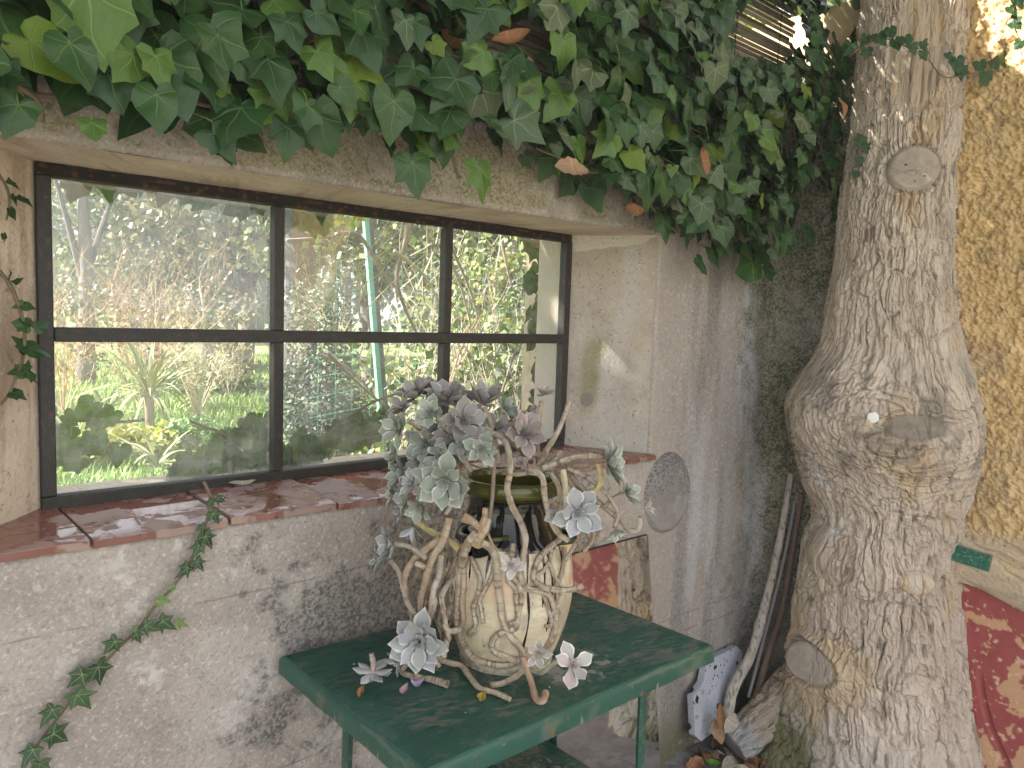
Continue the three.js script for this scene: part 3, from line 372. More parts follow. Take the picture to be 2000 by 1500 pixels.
// ------------------------------------------------------------------ table
const TY = 0.78;
{
  const t = thing('metal_table', 'dark green painted metal table with a lower shelf, under the potted succulent', 'table', V(1.08, 0, 0.3));
  const cs = [V(0.694, TY, 0.035), V(1.463, TY, 0.085), V(1.467, TY, 0.553), V(0.689, TY, 0.549)];      // back left, back right, front right, front left
  const topTex = colorTex(1024, 1024, (u, v) => {
    const n = fbm(u * 6, v * 6, 5), s = fbm(u * 26 + v * 9, v * 60 - u * 30, 4), w = fbm(u * 9 + 4, v * 9, 4); let c = mix3([0.009, 0.064, 0.044], [0.016, 0.090, 0.065], n);
    c = mix3(c, [0.17, 0.15, 0.125], 0.62 * sst(0.50, 0.70, s) * sst(0.42, 0.62, w)); const pr = Math.hypot((u - 0.47) * 0.77, (v - 0.52) * 0.5); c = mix3(c, [0.16, 0.14, 0.115], 0.7 * sst(0.50, 0.68, fbm(u * 50, v * 34, 4)) * sst(0.26, 0.14, pr + 0.1 * (w - 0.5))); c = mix3(c, [0.15, 0.14, 0.12], 0.5 * sst(0.60, 0.72, fbm(u * 14 + 3, v * 14, 4)) * sst(0.2, 0.5, u));
    const r = Math.hypot((u - 0.60) / 1.1, v - 0.80); c = mix3(c, [0.26, 0.27, 0.26], 0.8 * sst(0.09, 0.04, Math.abs(r - 0.06)) * sst(0.52, 0.66, fbm(u * 40, v * 24, 3))); if (vn(u * 170, v * 170) > 0.975) c = mix3(c, [0.6, 0.6, 0.58], 0.8); if (vn(u * 120 + 8, v * 120) > 0.965) c = mix3(c, [0.02, 0.018, 0.015], 0.7); return c;
  }, true);
  const topRough = grayTex(512, 512, (u, v) => 0.30 + 0.35 * fbm(u * 8, v * 8, 4) + 0.25 * sst(0.55, 0.7, fbm(u * 30, v * 50, 3)));
  const tm = std({ map: topTex, roughnessMap: topRough, roughness: 1, bumpMap: grayTex(256, 256, (u, v) => fbm(u * 6, v * 6, 3)), bumpScale: 0.006 });
  const wear = colorTex(512, 512, (u, v) => { const n = fbm(u * 7, v * 7, 4); let c = mix3([0.010, 0.065, 0.046], [0.025, 0.105, 0.077], n); c = mix3(c, [0.14, 0.16, 0.13], 0.45 * sst(0.55, 0.75, fbm(u * 12, v * 30, 3))); c = mix3(c, [0.20, 0.10, 0.05], 0.8 * sst(0.76, 0.80, fbm(u * 44, v * 44, 3))); return mix3(c, [0.30, 0.33, 0.28], 0.6 * sst(0.93, 0.97, vn(u * 150, v * 60))); });
  const gm = std({ map: wear, roughness: 0.42 });
  const bil = (u, v) => cs[0].clone().lerp(cs[1], u).lerp(cs[3].clone().lerp(cs[2], u), v);
  const o = t.position; const RD = 0.010, LIP = 0.042;
  part('tabletop', surf(60, 40, (u, v) => { const p = bil(u, v).sub(o), e = Math.min(u * 0.77, (1 - u) * 0.77, v * 0.5, (1 - v) * 0.5); p.y += 0.0015 * (fbm(u * 5, v * 5, 2) - 0.5) * 2 - 0.002 * sst(0.012, 0, e); return p; }), tm, t);
  // rolled lip: profile swept round the four sides
  const ring = []; for (let k = 0; k < 4; k++) { const a = cs[k], b = cs[(k + 1) % 4]; for (let i = 0; i < 24; i++) ring.push(a.clone().lerp(b, i / 24)); } ring.push(ring[0].clone());
  const cen = V(1.08, TY, 0.3), prof = [[0, -0.002], [0.004, -0.0035], [0.0075, -0.008], [0.009, -0.014], [0.0095, -LIP], [0.006, -LIP - 0.002], [0.003, -LIP + 0.004], [0.003, -0.012]];
  const outward = (p, k) => { const s = Math.floor(Math.min(k, 95) / 24), a = cs[s], b = cs[(s + 1) % 4], d = b.clone().sub(a).normalize(), n = V(d.z, 0, -d.x); if (n.dot(p.clone().sub(cen)) < 0) n.negate(); return n; };
  const lipSide = (s) => surf(24, prof.length - 1, (u, v, i, j) => { const a = cs[s], b = cs[(s + 1) % 4], p = a.clone().lerp(b, u), d = b.clone().sub(a).normalize(), n = V(d.z, 0, -d.x); if (n.dot(p.clone().sub(cen)) < 0) n.negate(); const wob = 1 + 0.12 * (fbm(u * 9 + s * 5, 1, 2) - 0.5); return p.addScaledVector(n, prof[j][0] * wob).addScaledVector(d, (u - 0.5) * 2 * prof[j][0]).setY(TY + prof[j][1] * wob).sub(o); }, (u, v) => [u, v * 0.12]);
  for (let s = 0; s < 4; s++) part('table_edge', lipSide(s), gm, t);
  const legs = [[1.34, 0.17], [1.34, 0.473], [0.77, 0.17], [0.77, 0.473]];
  for (const [x, z] of legs) {
    const sx = x > 1 ? 1 : -1, sz = z > 0.3 ? 1 : -1, f = 0.012; const g1 = barBetween(V(x + sx * f, 0, z), V(x, TY - 0.03, z), 0.024, 0.003), g2 = barBetween(V(x + sx * (f + 0.0125), 0, z - sz * 0.0125), V(x + sx * 0.0125, TY - 0.03, z - sz * 0.0125), 0.003, 0.024);
    const l = part('leg', mergeGeometries([g1, g2]), gm, t); l.geometry.translate(-o.x, -o.y, -o.z);
    if (sx > 0 && sz > 0) for (const y of [0.690, 0.672]) part('rivet', at(new THREE.SphereGeometry(0.004, 10, 6), x - o.x + 0.002, y, z - o.z + 0.003), std({ color: rgb(0.25, 0.1, 0.05) }), l);
  }
  const sh = part('lower_shelf', at(rbox(0.57, 0.016, 0.34, 0.004), 1.055 - o.x, 0.42, 0.335 - o.z), tm, t);
  part('cross_brace', barBetween(V(0.80, TY - 0.04, 0.182), V(1.33, 0.30, 0.182), 0.016, 0.003).translate(-o.x, 0, -o.z), gm, t);
}

// ------------------------------------------------------------------ glazed jar
const AX = 1.063, AZ = 0.317;
const HV = V(AX, 0, AZ - CAM.z).normalize(), TOW = HV.clone().negate(), RGT = V(-HV.z, 0, HV.x);   // away from the camera's stand, towards it, to its right
const potProf = [[0.0, 0.0], [0.090, 0.0], [0.097, 0.004], [0.101, 0.018], [0.108, 0.035], [0.122, 0.075], [0.132, 0.115], [0.1365, 0.155], [0.1355, 0.195], [0.129, 0.232], [0.117, 0.262], [0.102, 0.288], [0.092, 0.312], [0.088, 0.332], [0.089, 0.348], [0.095, 0.356], [0.104, 0.360], [0.1085, 0.367], [0.109, 0.376], [0.106, 0.385], [0.099, 0.389], [0.091, 0.386], [0.087, 0.376], [0.085, 0.355], [0.085, 0.34]];
const potR = (y) => { const h = y - TY; let r = 0.1; for (let k = 1; k < 19; k++) if (h >= potProf[k][1] && h <= potProf[k + 1][1]) { const t = (h - potProf[k][1]) / (potProf[k + 1][1] - potProf[k][1] + 1e-9); r = lerp(potProf[k][0], potProf[k + 1][0], t); break; } return r; };
const P = (px, py, d) => near(px, py, AX, AZ, d);
const onPot = (px, py, off = 0.006) => { const r = ray(px, py); let best = null; for (let t = 1.1; t < 2.2; t += 0.002) { const p = CAM.clone().addScaledVector(r, t); if (p.y < TY + 0.004) return best ?? P(px, py, 0.13); const q = Math.hypot(p.x - AX, p.z - AZ); if (q < potR(p.y) + off) return p; } return P(px, py, 0.02); };
{
  const jar = thing('glazed_jar', 'tall cream jar with black glaze drips and an olive rim, holding the sprawling succulent', 'jar', V(AX, TY, AZ));
  const N = 96, pts = new THREE.SplineCurve(potProf.map(([r, y]) => new THREE.Vector2(r, y))).getPoints(150), hmax = 0.389;
  // u around starts away from the camera; drips listed by angle from the camera-facing side
  const camA = Math.atan2(TOW.x, TOW.z);
  const drip = [[-0.62, 0.205, 0.012], [-0.33, 0.215, 0.016], [0.12, 0.235, 0.013], [0.30, 0.055, 0.012], [0.55, 0.16, 0.014], [0.68, 0.10, 0.012], [1.0, 0.215, 0.02], [1.35, 0.18, 0.02], [-0.95, 0.19, 0.02], [-1.3, 0.2, 0.03]];
  const glaze = (u, h) => {
    let a = u * Math.PI * 2 - camA; a = Math.atan2(Math.sin(a), Math.cos(a));
    let g = sst(-0.004, 0.002, h - 0.262 - 0.012 * (fbm(a * 5 + 9, 2, 3) - 0.5) * 2);
    for (const [da, low, w] of drip) { const d = Math.abs(a - da - 0.02 * Math.sin(h * 40 + da * 9)) * 0.13, ww = 0.62 * w * (0.30 + 0.14 * Math.sin(h * 70 + da * 30)) * (h < low + 0.012 ? Math.sqrt(Math.max(0, (h - low + 0.004) / 0.016)) * 1.15 : 1); if (h > low - 0.004) g = Math.max(g, sst(ww, ww * 0.7, d)); }
    return g;
  };
  const W = 1024, H = 512, hv = (v) => pts[Math.min(150, Math.round(v * 150))];
  const cm = colorTex(W, H, (u, v) => {
    const p = hv(v), h = p.y, n = fbm(u * 14, h * 36, 4), s = fbm(u * 60, h * 120, 3), st = fbm(u * 30, h * 220, 3), stain = fbm(u * 9 + 4, h * 16, 4); let c = mix3([0.50, 0.41, 0.265], [0.67, 0.60, 0.455], clamp(n * 1.2 - 0.1)); c = mix3(c, [0.38, 0.34, 0.27], 0.5 * sst(0.48, 0.7, st)); c = mix3(c, [0.30, 0.27, 0.22], 0.5 * sst(0.58, 0.70, fbm(u * 40, h * 9, 4))); c = mix3(c, [0.50, 0.28, 0.17], 0.5 * sst(0.60, 0.72, stain) * sst(0.12, 0.2, h)); c = mix3(c, [0.25, 0.24, 0.22], 0.6 * sst(0.07, 0.02, h + 0.05 * (n - 0.5)) * sst(0.35, 0.6, s)); if (vn(u * 240, h * 60) > 0.965) c = mix3(c, [0.08, 0.05, 0.03], 0.8);
    const top = v > 0.5 && p.y > 0.352; return mix3(c, top ? mix3([0.045, 0.05, 0.008], [0.085, 0.08, 0.014], n) : mix3([0.006, 0.006, 0.008], [0.018, 0.016, 0.010], n), glaze(u, v > 0.93 ? 0.38 : h));
  });
  const rm = grayTex(W, H, (u, v) => lerp(0.62, 0.07, glaze(u, v > 0.93 ? 0.38 : hv(v).y)));
  const bm = grayTex(W, H, (u, v) => { const h = hv(v).y, g = glaze(u, v > 0.93 ? 0.38 : h); return 0.35 + 0.1 * fbm(u * 40, h * 160, 3) * (1 - g) + 0.45 * g; });
  const lath = new THREE.LatheGeometry(pts, N);
  const body = part('jar_body', lath, std({ map: cm, roughnessMap: rm, roughness: 1, bumpMap: bm, bumpScale: 0.003 }), jar);
  const soilM = std({ map: colorTex(256, 256, (u, v) => mix3([0.02, 0.014, 0.01], [0.09, 0.065, 0.045], fbm(u * 30, v * 30, 4))), bumpMap: plasterBump, bumpScale: 0.006 });
  part('soil', surf(24, 8, (u, v) => V(0.0865 * v * Math.cos(u * 6.2832), 0.35 + 0.01 * fbm(u * 9, v * 9, 3) + 0.008 * (1 - v), 0.0865 * v * Math.sin(u * 6.2832))), soilM, jar);
  // side pockets: half cups with a rolled glazed lip
  const gl = std({ color: rgb(0.05, 0.05, 0.012), roughness: 0.08 }), dark = std({ color: rgb(0.007, 0.007, 0.008), roughness: 0.08 });
  for (const [px, py, rr, cream] of [[938, 1046, 0.052, 0], [1118, 1052, 0.044, 1]]) {
    const q = onPot(px, py, 0.0), dir = V(q.x - AX, 0, q.z - AZ).normalize(), side = V(dir.z, 0, -dir.x), c = dir.clone().multiplyScalar(potR(q.y) - 0.022), y0 = q.y - TY;
    const cup = surf(28, 14, (u, v) => { const a = (u - 0.5) * Math.PI * 1.15, r = rr * Math.cos(v * 1.25), y = -rr * 1.25 * Math.sin(v * 1.25); return c.clone().addScaledVector(dir, r * Math.cos(a) * 1.05).addScaledVector(side, r * Math.sin(a)).setY(y0 + y); });
    const pk = part('pocket', cup, cream ? std({ color: rgb(0.64, 0.52, 0.31), roughness: 0.55 }) : dark, jar, cream ? 'cream side pocket on the right of the jar' : 'black glazed side pocket on the front of the jar');
    const lp = []; for (let k = 0; k <= 20; k++) { const a = (k / 20 - 0.5) * Math.PI * 1.2; lp.push(c.clone().addScaledVector(dir, rr * Math.cos(a) * 1.07).addScaledVector(side, rr * Math.sin(a) * 1.02).setY(y0 + 0.002)); }
    part('pocket_lip', tube(lp, 0.0055, { sides: 10, seg: 40 }), gl, pk);
    part('pocket_soil', surf(14, 6, (u, v) => { const a = (u - 0.5) * Math.PI * 1.1; return c.clone().addScaledVector(dir, rr * v * 0.98 * Math.cos(a)).addScaledVector(side, rr * v * 0.96 * Math.sin(a)).setY(y0 - 0.012 + 0.004 * fbm(u * 9, v * 9, 2)); }), soilM, pk);
  }
}

// ------------------------------------------------------------------ succulent
function petalGeo(wide, cup, curl, tipL) {
  const ts = [0, 0.15, 0.38, 0.6, 0.78, 0.91, 1], ws = [0.30, 0.42, 0.72, 1, 0.88, 0.45, 0.02], pos = [], col = [], idx = [];
  const xs = [-1, -0.82, 0, 0.82, 1, 0], th = 0.055;
  ts.forEach((t, k) => { const w = ws[k] * wide; xs.forEach((x, i) => { const X = x * w, c = cup * x * x * w; const y = t * (k === 6 ? tipL : 1), lift = curl * t * t; let z = lift + c * (i === 5 ? 0 : 1); if (i === 2) z += 0.004; if (i === 5) z -= th * Math.sin(Math.PI * Math.min(1, t * 0.8 + 0.12)); pos.push(X, y, z); const e = (i === 0 || i === 4 || k === 6) ? 1.65 : i === 5 ? 0.95 : 1, b = 0.92 + 0.12 * (1 - t); col.push(e * b, e * b, e * b * (e > 1 ? 0.95 : 1)); }); });
  for (let k = 0; k < 6; k++) for (let i = 0; i < 6; i++) { const a = k * 6 + i, b = k * 6 + (i + 1) % 6; idx.push(a, b, a + 6, b, b + 6, a + 6); }
  const g = new THREE.BufferGeometry(); g.setAttribute('position', new THREE.Float32BufferAttribute(pos, 3)); g.setAttribute('color', new THREE.Float32BufferAttribute(col, 3)); g.setAttribute('uv', new THREE.Float32BufferAttribute(new Array(pos.length / 3 * 2).fill(0).map((_, i) => pos[Math.floor(i / 2) * 3 + (i % 2)]), 2)); g.setIndex(idx); g.computeVertexNormals(); return g;
}
const petals = [petalGeo(0.31, 0.35, 0.10, 1.06), petalGeo(0.34, 0.25, 0.16, 1.04), petalGeo(0.28, 0.45, 0.06, 1.08), petalGeo(0.32, 0.30, -0.10, 1.05)];
const petBump = grayTex(256, 256, (u, v) => fbm(u * 12, v * 12, 4));
const petM = (r, g, b) => std({ color: rgb(r, g, b), vertexColors: true, roughness: 0.5, bumpMap: petBump, bumpScale: 0.0006 });
const PM = { g: [petM(0.27, 0.305, 0.265), petM(0.33, 0.345, 0.31)], l: [petM(0.36, 0.355, 0.39), petM(0.345, 0.36, 0.355)], p: [petM(0.25, 0.225, 0.23), petM(0.29, 0.28, 0.27)], k: [petM(0.33, 0.255, 0.255), petM(0.31, 0.275, 0.265)], w: [petM(0.44, 0.43, 0.40), petM(0.47, 0.41, 0.40)], b: [petM(0.28, 0.305, 0.285), petM(0.315, 0.335, 0.315)] };
function rosetteInto(parent, base, p, f, r, n, tint, open = 0.25, spread = 1) {
  const up = Math.abs(f.y) > 0.9 ? V(1, 0, 0) : V(0, 1, 0), ax = up.clone().cross(f).normalize(), ay = f.clone().cross(ax), q0 = R(0, 6.28);
  const mats = PM[tint], loc = (v) => v.clone().sub(base), inner = [], outer = [];
  const total = n + 5;
  for (let i = 0; i < total; i++) {
    const k = i / total, el = i < n ? lerp(open, open + 0.75, i / n) + R(-0.12, 0.12) : lerp(1.0, 1.35, (i - n) / 5), a = q0 + i * 2.39996 + R(-0.12, 0.12), L = r * (i < n ? lerp(1.05, 0.62, i / n) : lerp(0.42, 0.22, (i - n) / 5)) * R(0.93, 1.07) * (1 / Math.max(0.75, Math.cos(Math.min(el, 0.7)))) * 0.92;
    const radial = ax.clone().multiplyScalar(Math.cos(a)).addScaledVector(ay, Math.sin(a) * spread), tip = radial.clone().multiplyScalar(Math.cos(el)).addScaledVector(f, Math.sin(el)).normalize(), nor = f.clone().multiplyScalar(Math.cos(el)).addScaledVector(radial, -Math.sin(el));
    const z = nor.clone().addScaledVector(tip, -nor.dot(tip)).normalize(), x = tip.clone().cross(z), o = p.clone().addScaledVector(radial, r * 0.05).addScaledVector(f, r * 0.12 * k);
    const wsc = R(0.92, 1.12), m = new THREE.Matrix4().makeBasis(x.multiplyScalar(L * wsc), tip.clone().multiplyScalar(L), z.multiplyScalar(L)).setPosition(loc(o));
    (i < n ? outer : inner).push([petals[Math.floor(R(0, petals.length))], m, i % 2]);
  }
  const core = mergeAll([...inner.map(([g, m]) => [g, m, 0])], 1); core.clearGroups(); const ro = part('rosette', core, mats[1], parent);
  for (const [g, m, c] of outer) { const l = part('leaf', g, mats[c], ro); l.matrixAutoUpdate = true; m.decompose(l.position, l.quaternion, l.scale); }
  return ro;
}
const stemCol = (h, dk = 0) => (k, a, l) => { const n = vn(l * 90 + h * 13, a * 1.3 + h), m = fbm(l * 30 + h, a + h * 3, 3), ring = vn(l * 260 + h * 7, h); let c = mix3([0.27, 0.19, 0.12], [0.52, 0.45, 0.36], clamp(m * 1.9 - 0.45)); c = mix3(c, [0.62, 0.60, 0.55], 0.5 * sst(0.55, 0.85, n)); c = mix3(c, [0.12, 0.075, 0.045], 0.75 * sst(0.70, 0.92, ring)); if (vn(l * 420 + h, a * 3 + h) > 0.86) c = mix3(c, [0.09, 0.06, 0.04], 0.6); return dk ? mix3(c, dk, 0.5) : c; };
const stemM = std({ vertexColors: true, roughness: 0.8, bumpMap: plasterBump, bumpScale: 0.001 });
const knob = (h) => (a, l) => 1 + 0.20 * (vn(l * 230 + h * 5, h) - 0.5) + 0.22 * (vn(l * 70 + h, a * 0.8 + h * 3) - 0.5);
{
  const base = V(AX, TY + 0.35, AZ), suc = thing('succulent', 'old sprawling grey-lilac succulent with long bare twisting stems tumbling down the cream jar', 'succulent', base);
  reseed(41);
  const S = (pts, r0, r1, dk) => { const w = pts.map(([x, y, d]) => (d === undefined ? onPot(x, y) : P(x, y, d)).sub(base)); const h = R(0, 50); const sm = part('stem', tube(w, (k) => lerp(r0, r1, k) * (k > 0.985 ? 0.93 : 1), { sides: 10, seg: Math.max(30, w.length * 14), col: stemCol(h, dk), bump: knob(h), endCol: [0.5, 0.42, 0.3] }), stemM, suc); return sm; };
  const T = (pts, d0, d1, r0, r1, dk) => S(pts.map(([x, y], i) => [x, y, lerp(d0, d1, i / (pts.length - 1))]), r0, r1, dk);
  const dead = [0.27, 0.17, 0.09], yel = [0.55, 0.47, 0.17];
  // stems rising from the mouth
  S([[948, 843, 0.03], [982, 856, 0.05], [995, 892, 0.09], [996, 922, 0.118], [991, 955, 0.120], [1000, 988, 0.115], [1017, 1021, 0.118], [1026, 1050, 0.135], [1021, 1090], [1017, 1118], [1028, 1148], [1049, 1153], [1070, 1161], [1083, 1188], [1086, 1215], [1079, 1246], [1066, 1268]], 0.0062, 0.0068);
  S([[965, 897, 0.10], [964, 930, 0.118], [960, 985, 0.115], [955, 1018, 0.13]], 0.0045, 0.004, [0.10, 0.06, 0.04]);
  S([[1034, 920, 0.10], [1057, 929, 0.115], [1064, 970, 0.11], [1075, 1015, 0.11], [1092, 1043, 0.115], [1110, 1056, 0.115]], 0.0062, 0.0058);
  T([[1005, 925], [1060, 916], [1102, 899], [1141, 890], [1178, 892]], 0.06, 0.10, 0.0085, 0.0055); T([[1100, 917], [1130, 910], [1152, 908]], 0.05, 0.07, 0.0065, 0.005, dead);
  T([[1046, 922], [1056, 904], [1069, 877], [1087, 847], [1102, 814], [1111, 783]], 0.02, 0.06, 0.0072, 0.0045); T([[1052, 905], [1049, 874], [1051, 835], [1057, 784]], 0.0, 0.02, 0.0062, 0.0050); T([[990, 870], [994, 847], [1006, 820], [1026, 803]], 0.0, 0.01, 0.0055, 0.0045);
  T([[1000, 857], [1018, 878], [1050, 888]], 0.05, 0.02, 0.0068, 0.0062, [0.32, 0.31, 0.13]); T([[945, 795], [955, 820], [963, 850], [975, 905]], 0.02, 0.03, 0.0055, 0.006); T([[852, 806], [872, 834], [888, 868], [915, 915]], 0.09, 0.06, 0.0055, 0.0062); T([[800, 822], [832, 844], [852, 862], [900, 915]], 0.06, 0.05, 0.0055, 0.006);
  T([[858, 903], [828, 909], [813, 930], [812, 962]], 0.09, 0.06, 0.0058, 0.005); T([[772, 958], [796, 988], [815, 1018], [844, 1039], [872, 1052], [897, 1074]], 0.04, 0.15, 0.0048, 0.0068, yel); T([[1099, 917], [1104, 955], [1104, 998]], 0.11, 0.125, 0.0065, 0.0055, [0.6, 0.55, 0.33]);
  T([[1110, 925], [1144, 961], [1180, 990], [1210, 1015], [1231, 1036], [1246, 1034], [1250, 1010]], 0.06, 0.11, 0.0055, 0.0052); T([[1169, 905], [1172, 940], [1159, 964], [1145, 980]], 0.10, 0.11, 0.0062, 0.0058, yel); T([[1075, 924], [1090, 948], [1093, 970], [1080, 990], [1072, 975]], 0.09, 0.10, 0.0055, 0.005); T([[1108, 915], [1150, 935], [1188, 968], [1206, 1005], [1200, 1030]], 0.07, 0.13, 0.005, 0.0045); T([[1100, 925], [1128, 965], [1150, 1010], [1158, 1050], [1140, 1078]], 0.08, 0.12, 0.005, 0.0042, dead); T([[1128, 1038], [1133, 1081]], 0.10, 0.10, 0.003, 0.0015, [0.4, 0.2, 0.1]); T([[1180, 990], [1196, 975], [1215, 962]], 0.09, 0.10, 0.0045, 0.004);
  T([[1005, 915], [985, 918], [960, 922]], 0.085, 0.10, 0.004, 0.004, dead); T([[1040, 921], [1015, 926], [980, 924]], 0.09, 0.10, 0.0045, 0.004, [0.2, 0.12, 0.08]); T([[1075, 905], [1095, 885], [1080, 905], [1058, 915]], 0.03, 0.08, 0.0065, 0.006);
  // woody knuckle on the front pocket and what hangs from it
  S([[906, 1010, 0.17], [922, 1018, 0.175], [938, 1030, 0.178], [946, 1012, 0.178], [948, 992, 0.175]], 0.009, 0.0055, [0.36, 0.24, 0.13]); S([[955, 1014, 0.17], [948, 1034, 0.178], [936, 1050, 0.178], [930, 1064, 0.172]], 0.006, 0.012, [0.36, 0.24, 0.13]); S([[932, 1040, 0.176], [918, 1056, 0.172], [908, 1075, 0.165], [902, 1110], [897, 1150], [893, 1200], [897, 1236], [906, 1260], [925, 1284], [956, 1296], [985, 1299], [1012, 1290], [1028, 1268]], 0.009, 0.0062);
  S([[928, 1055, 0.172], [946, 1062, 0.165], [962, 1076], [971, 1108], [972, 1140], [977, 1176], [982, 1212], [996, 1242], [1014, 1263], [1023, 1282]], 0.0085, 0.0066); S([[953, 1042, 0.172], [962, 1062, 0.168], [970, 1072, 0.16]], 0.0028, 0.002, [0.35, 0.2, 0.1]);
  S([[914, 1068, 0.165], [902, 1072], [884, 1110], [866, 1140], [849, 1176], [839, 1206], [836, 1216]], 0.0068, 0.0066); S([[878, 1012, 0.14], [866, 1054, 0.15], [843, 1094, 0.14], [830, 1140, 0.12], [822, 1176, 0.11], [820, 1215, 0.10]], 0.008, 0.007, [0.42, 0.31, 0.2]); S([[862, 1052, 0.14], [842, 1065, 0.14], [809, 1092, 0.12], [795, 1116, 0.11], [790, 1140, 0.10], [793, 1164, 0.10]], 0.0075, 0.0062, [0.42, 0.29, 0.18]);
  S([[762, 1094, 0.08], [779, 1116, 0.09], [788, 1150, 0.10], [797, 1180, 0.11], [811, 1200, 0.12]], 0.0052, 0.006, [0.3, 0.27, 0.23]); S([[772, 1062, 0.10], [800, 1068, 0.12], [833, 1090, 0.14]], 0.0048, 0.0052, [0.40, 0.40, 0.34]); S([[811, 1099, 0.13], [834, 1110, 0.135]], 0.006, 0.006); S([[862, 1086, 0.15], [857, 1125], [847, 1150], [842, 1200]], 0.0062, 0.006, [0.42, 0.38, 0.32]);
  S([[905, 1070, 0.16], [906, 1100], [905, 1140], [903, 1180], [905, 1210], [896, 1232]], 0.006, 0.0055, [0.42, 0.29, 0.19]); S([[888, 1150], [880, 1185], [868, 1222], [876, 1232], [900, 1228]], 0.0055, 0.006); S([[907, 1150], [896, 1190], [880, 1222]], 0.005, 0.005, [0.4, 0.2, 0.13]); S([[866, 1284, 0.14], [872, 1254], [882, 1231], [899, 1226]], 0.0062, 0.006); S([[873, 1140], [884, 1130], [892, 1160], [890, 1190]], 0.005, 0.005);
  S([[1092, 1054], [1064, 1077], [1046, 1104], [1043, 1131], [1061, 1146, 0.14], [1094, 1152, 0.145], [1118, 1151, 0.15], [1138, 1145, 0.155]], 0.0064, 0.0060); S([[995, 1122], [1010, 1137], [1019, 1164], [1013, 1194], [1007, 1226], [980, 1236], [963, 1248], [963, 1269], [983, 1281], [1008, 1290]], 0.0052, 0.0066);
  S([[1138, 1036, 0.09], [1118, 1072, 0.10], [1100, 1100]], 0.004, 0.004); 
  for (const [x0, y0, sw, n] of [[878, 1040, -10, 9], [890, 1075, 8, 8], [852, 1080, -14, 8], [1000, 1062, 9, 8], [1062, 1062, 14, 8], [1094, 1070, -8, 7], [925, 1088, -10, 8], [835, 1075, -6, 7], [868, 1110, 9, 7], [1080, 1100, 12, 7], [950, 1100, 14, 6], [812, 1050, -10, 8]]) { const q = []; for (let k = 0; k < n; k++) { const x = x0 + sw * Math.sin(k * R(0.7, 1.1) + sw) + (x0 < 880 ? -3 : 2) * (k % 3), y = y0 + k * R(20, 27); q.push(x0 < 870 && k < n - 1 ? [x, y, lerp(0.10, 0.06, k / n) - R(0, 0.04)] : [x, y]); } S(q, R(0.0042, 0.0062), R(0.0036, 0.0055), rnd() < 0.4 ? [0.34, 0.24, 0.16] : 0); }
  for (const [a, b, d] of [[[905, 925], [845, 985], 0.08], [[915, 935], [870, 1005], 0.11], [[900, 915], [800, 905], 0.02], [[1060, 905], [1010, 850], -0.02], [[1040, 905], [975, 850], 0.0], [[1085, 920], [1130, 960], 0.05], [[920, 920], [880, 870], 0.06], [[960, 915], [925, 870], 0.05]]) T([a, [(a[0] + b[0]) / 2 + R(-14, 14), (a[1] + b[1]) / 2 + R(-14, 6)], b], d * 0.8, d, 0.0055, 0.0048);
  // stems lying on the table top
  const tb = (pts, r0, r1, dk, h = 0.006) => { const w = pts.map(([x, y, e]) => onY(x, y, TY + (e ?? h)).sub(base)); const q = R(0, 50); return part('stem', tube(w, (k) => lerp(r0, r1, k), { sides: 10, seg: w.length * 9, col: stemCol(q, dk), bump: knob(q), endCol: [0.6, 0.55, 0.42] }), stemM, suc); };
  tb([[848, 1284, 0.02], [884, 1296, 0.012], [900, 1299, 0.012], [914, 1317, 0.008], [938, 1344], [968, 1353], [996, 1366]], 0.0062, 0.0052, [0.5, 0.4, 0.27]); tb([[1026, 1306, 0.012], [1004, 1323], [980, 1335], [958, 1339]], 0.0068, 0.006); tb([[1022, 1284, 0.05], [1031, 1311, 0.03], [1040, 1341, 0.012], [1048, 1366, 0.006], [1060, 1370, 0.008], [1066, 1352, 0.014]], 0.0058, 0.0066, [0.5, 0.28, 0.17]); tb([[1040, 1310, 0.012], [1058, 1314, 0.014], [1076, 1300, 0.03], [1096, 1288, 0.045]], 0.0048, 0.0045, [0.42, 0.43, 0.30]);
  S([[848, 1284, 0.10], [858, 1302, 0.10]], 0.006, 0.005); 
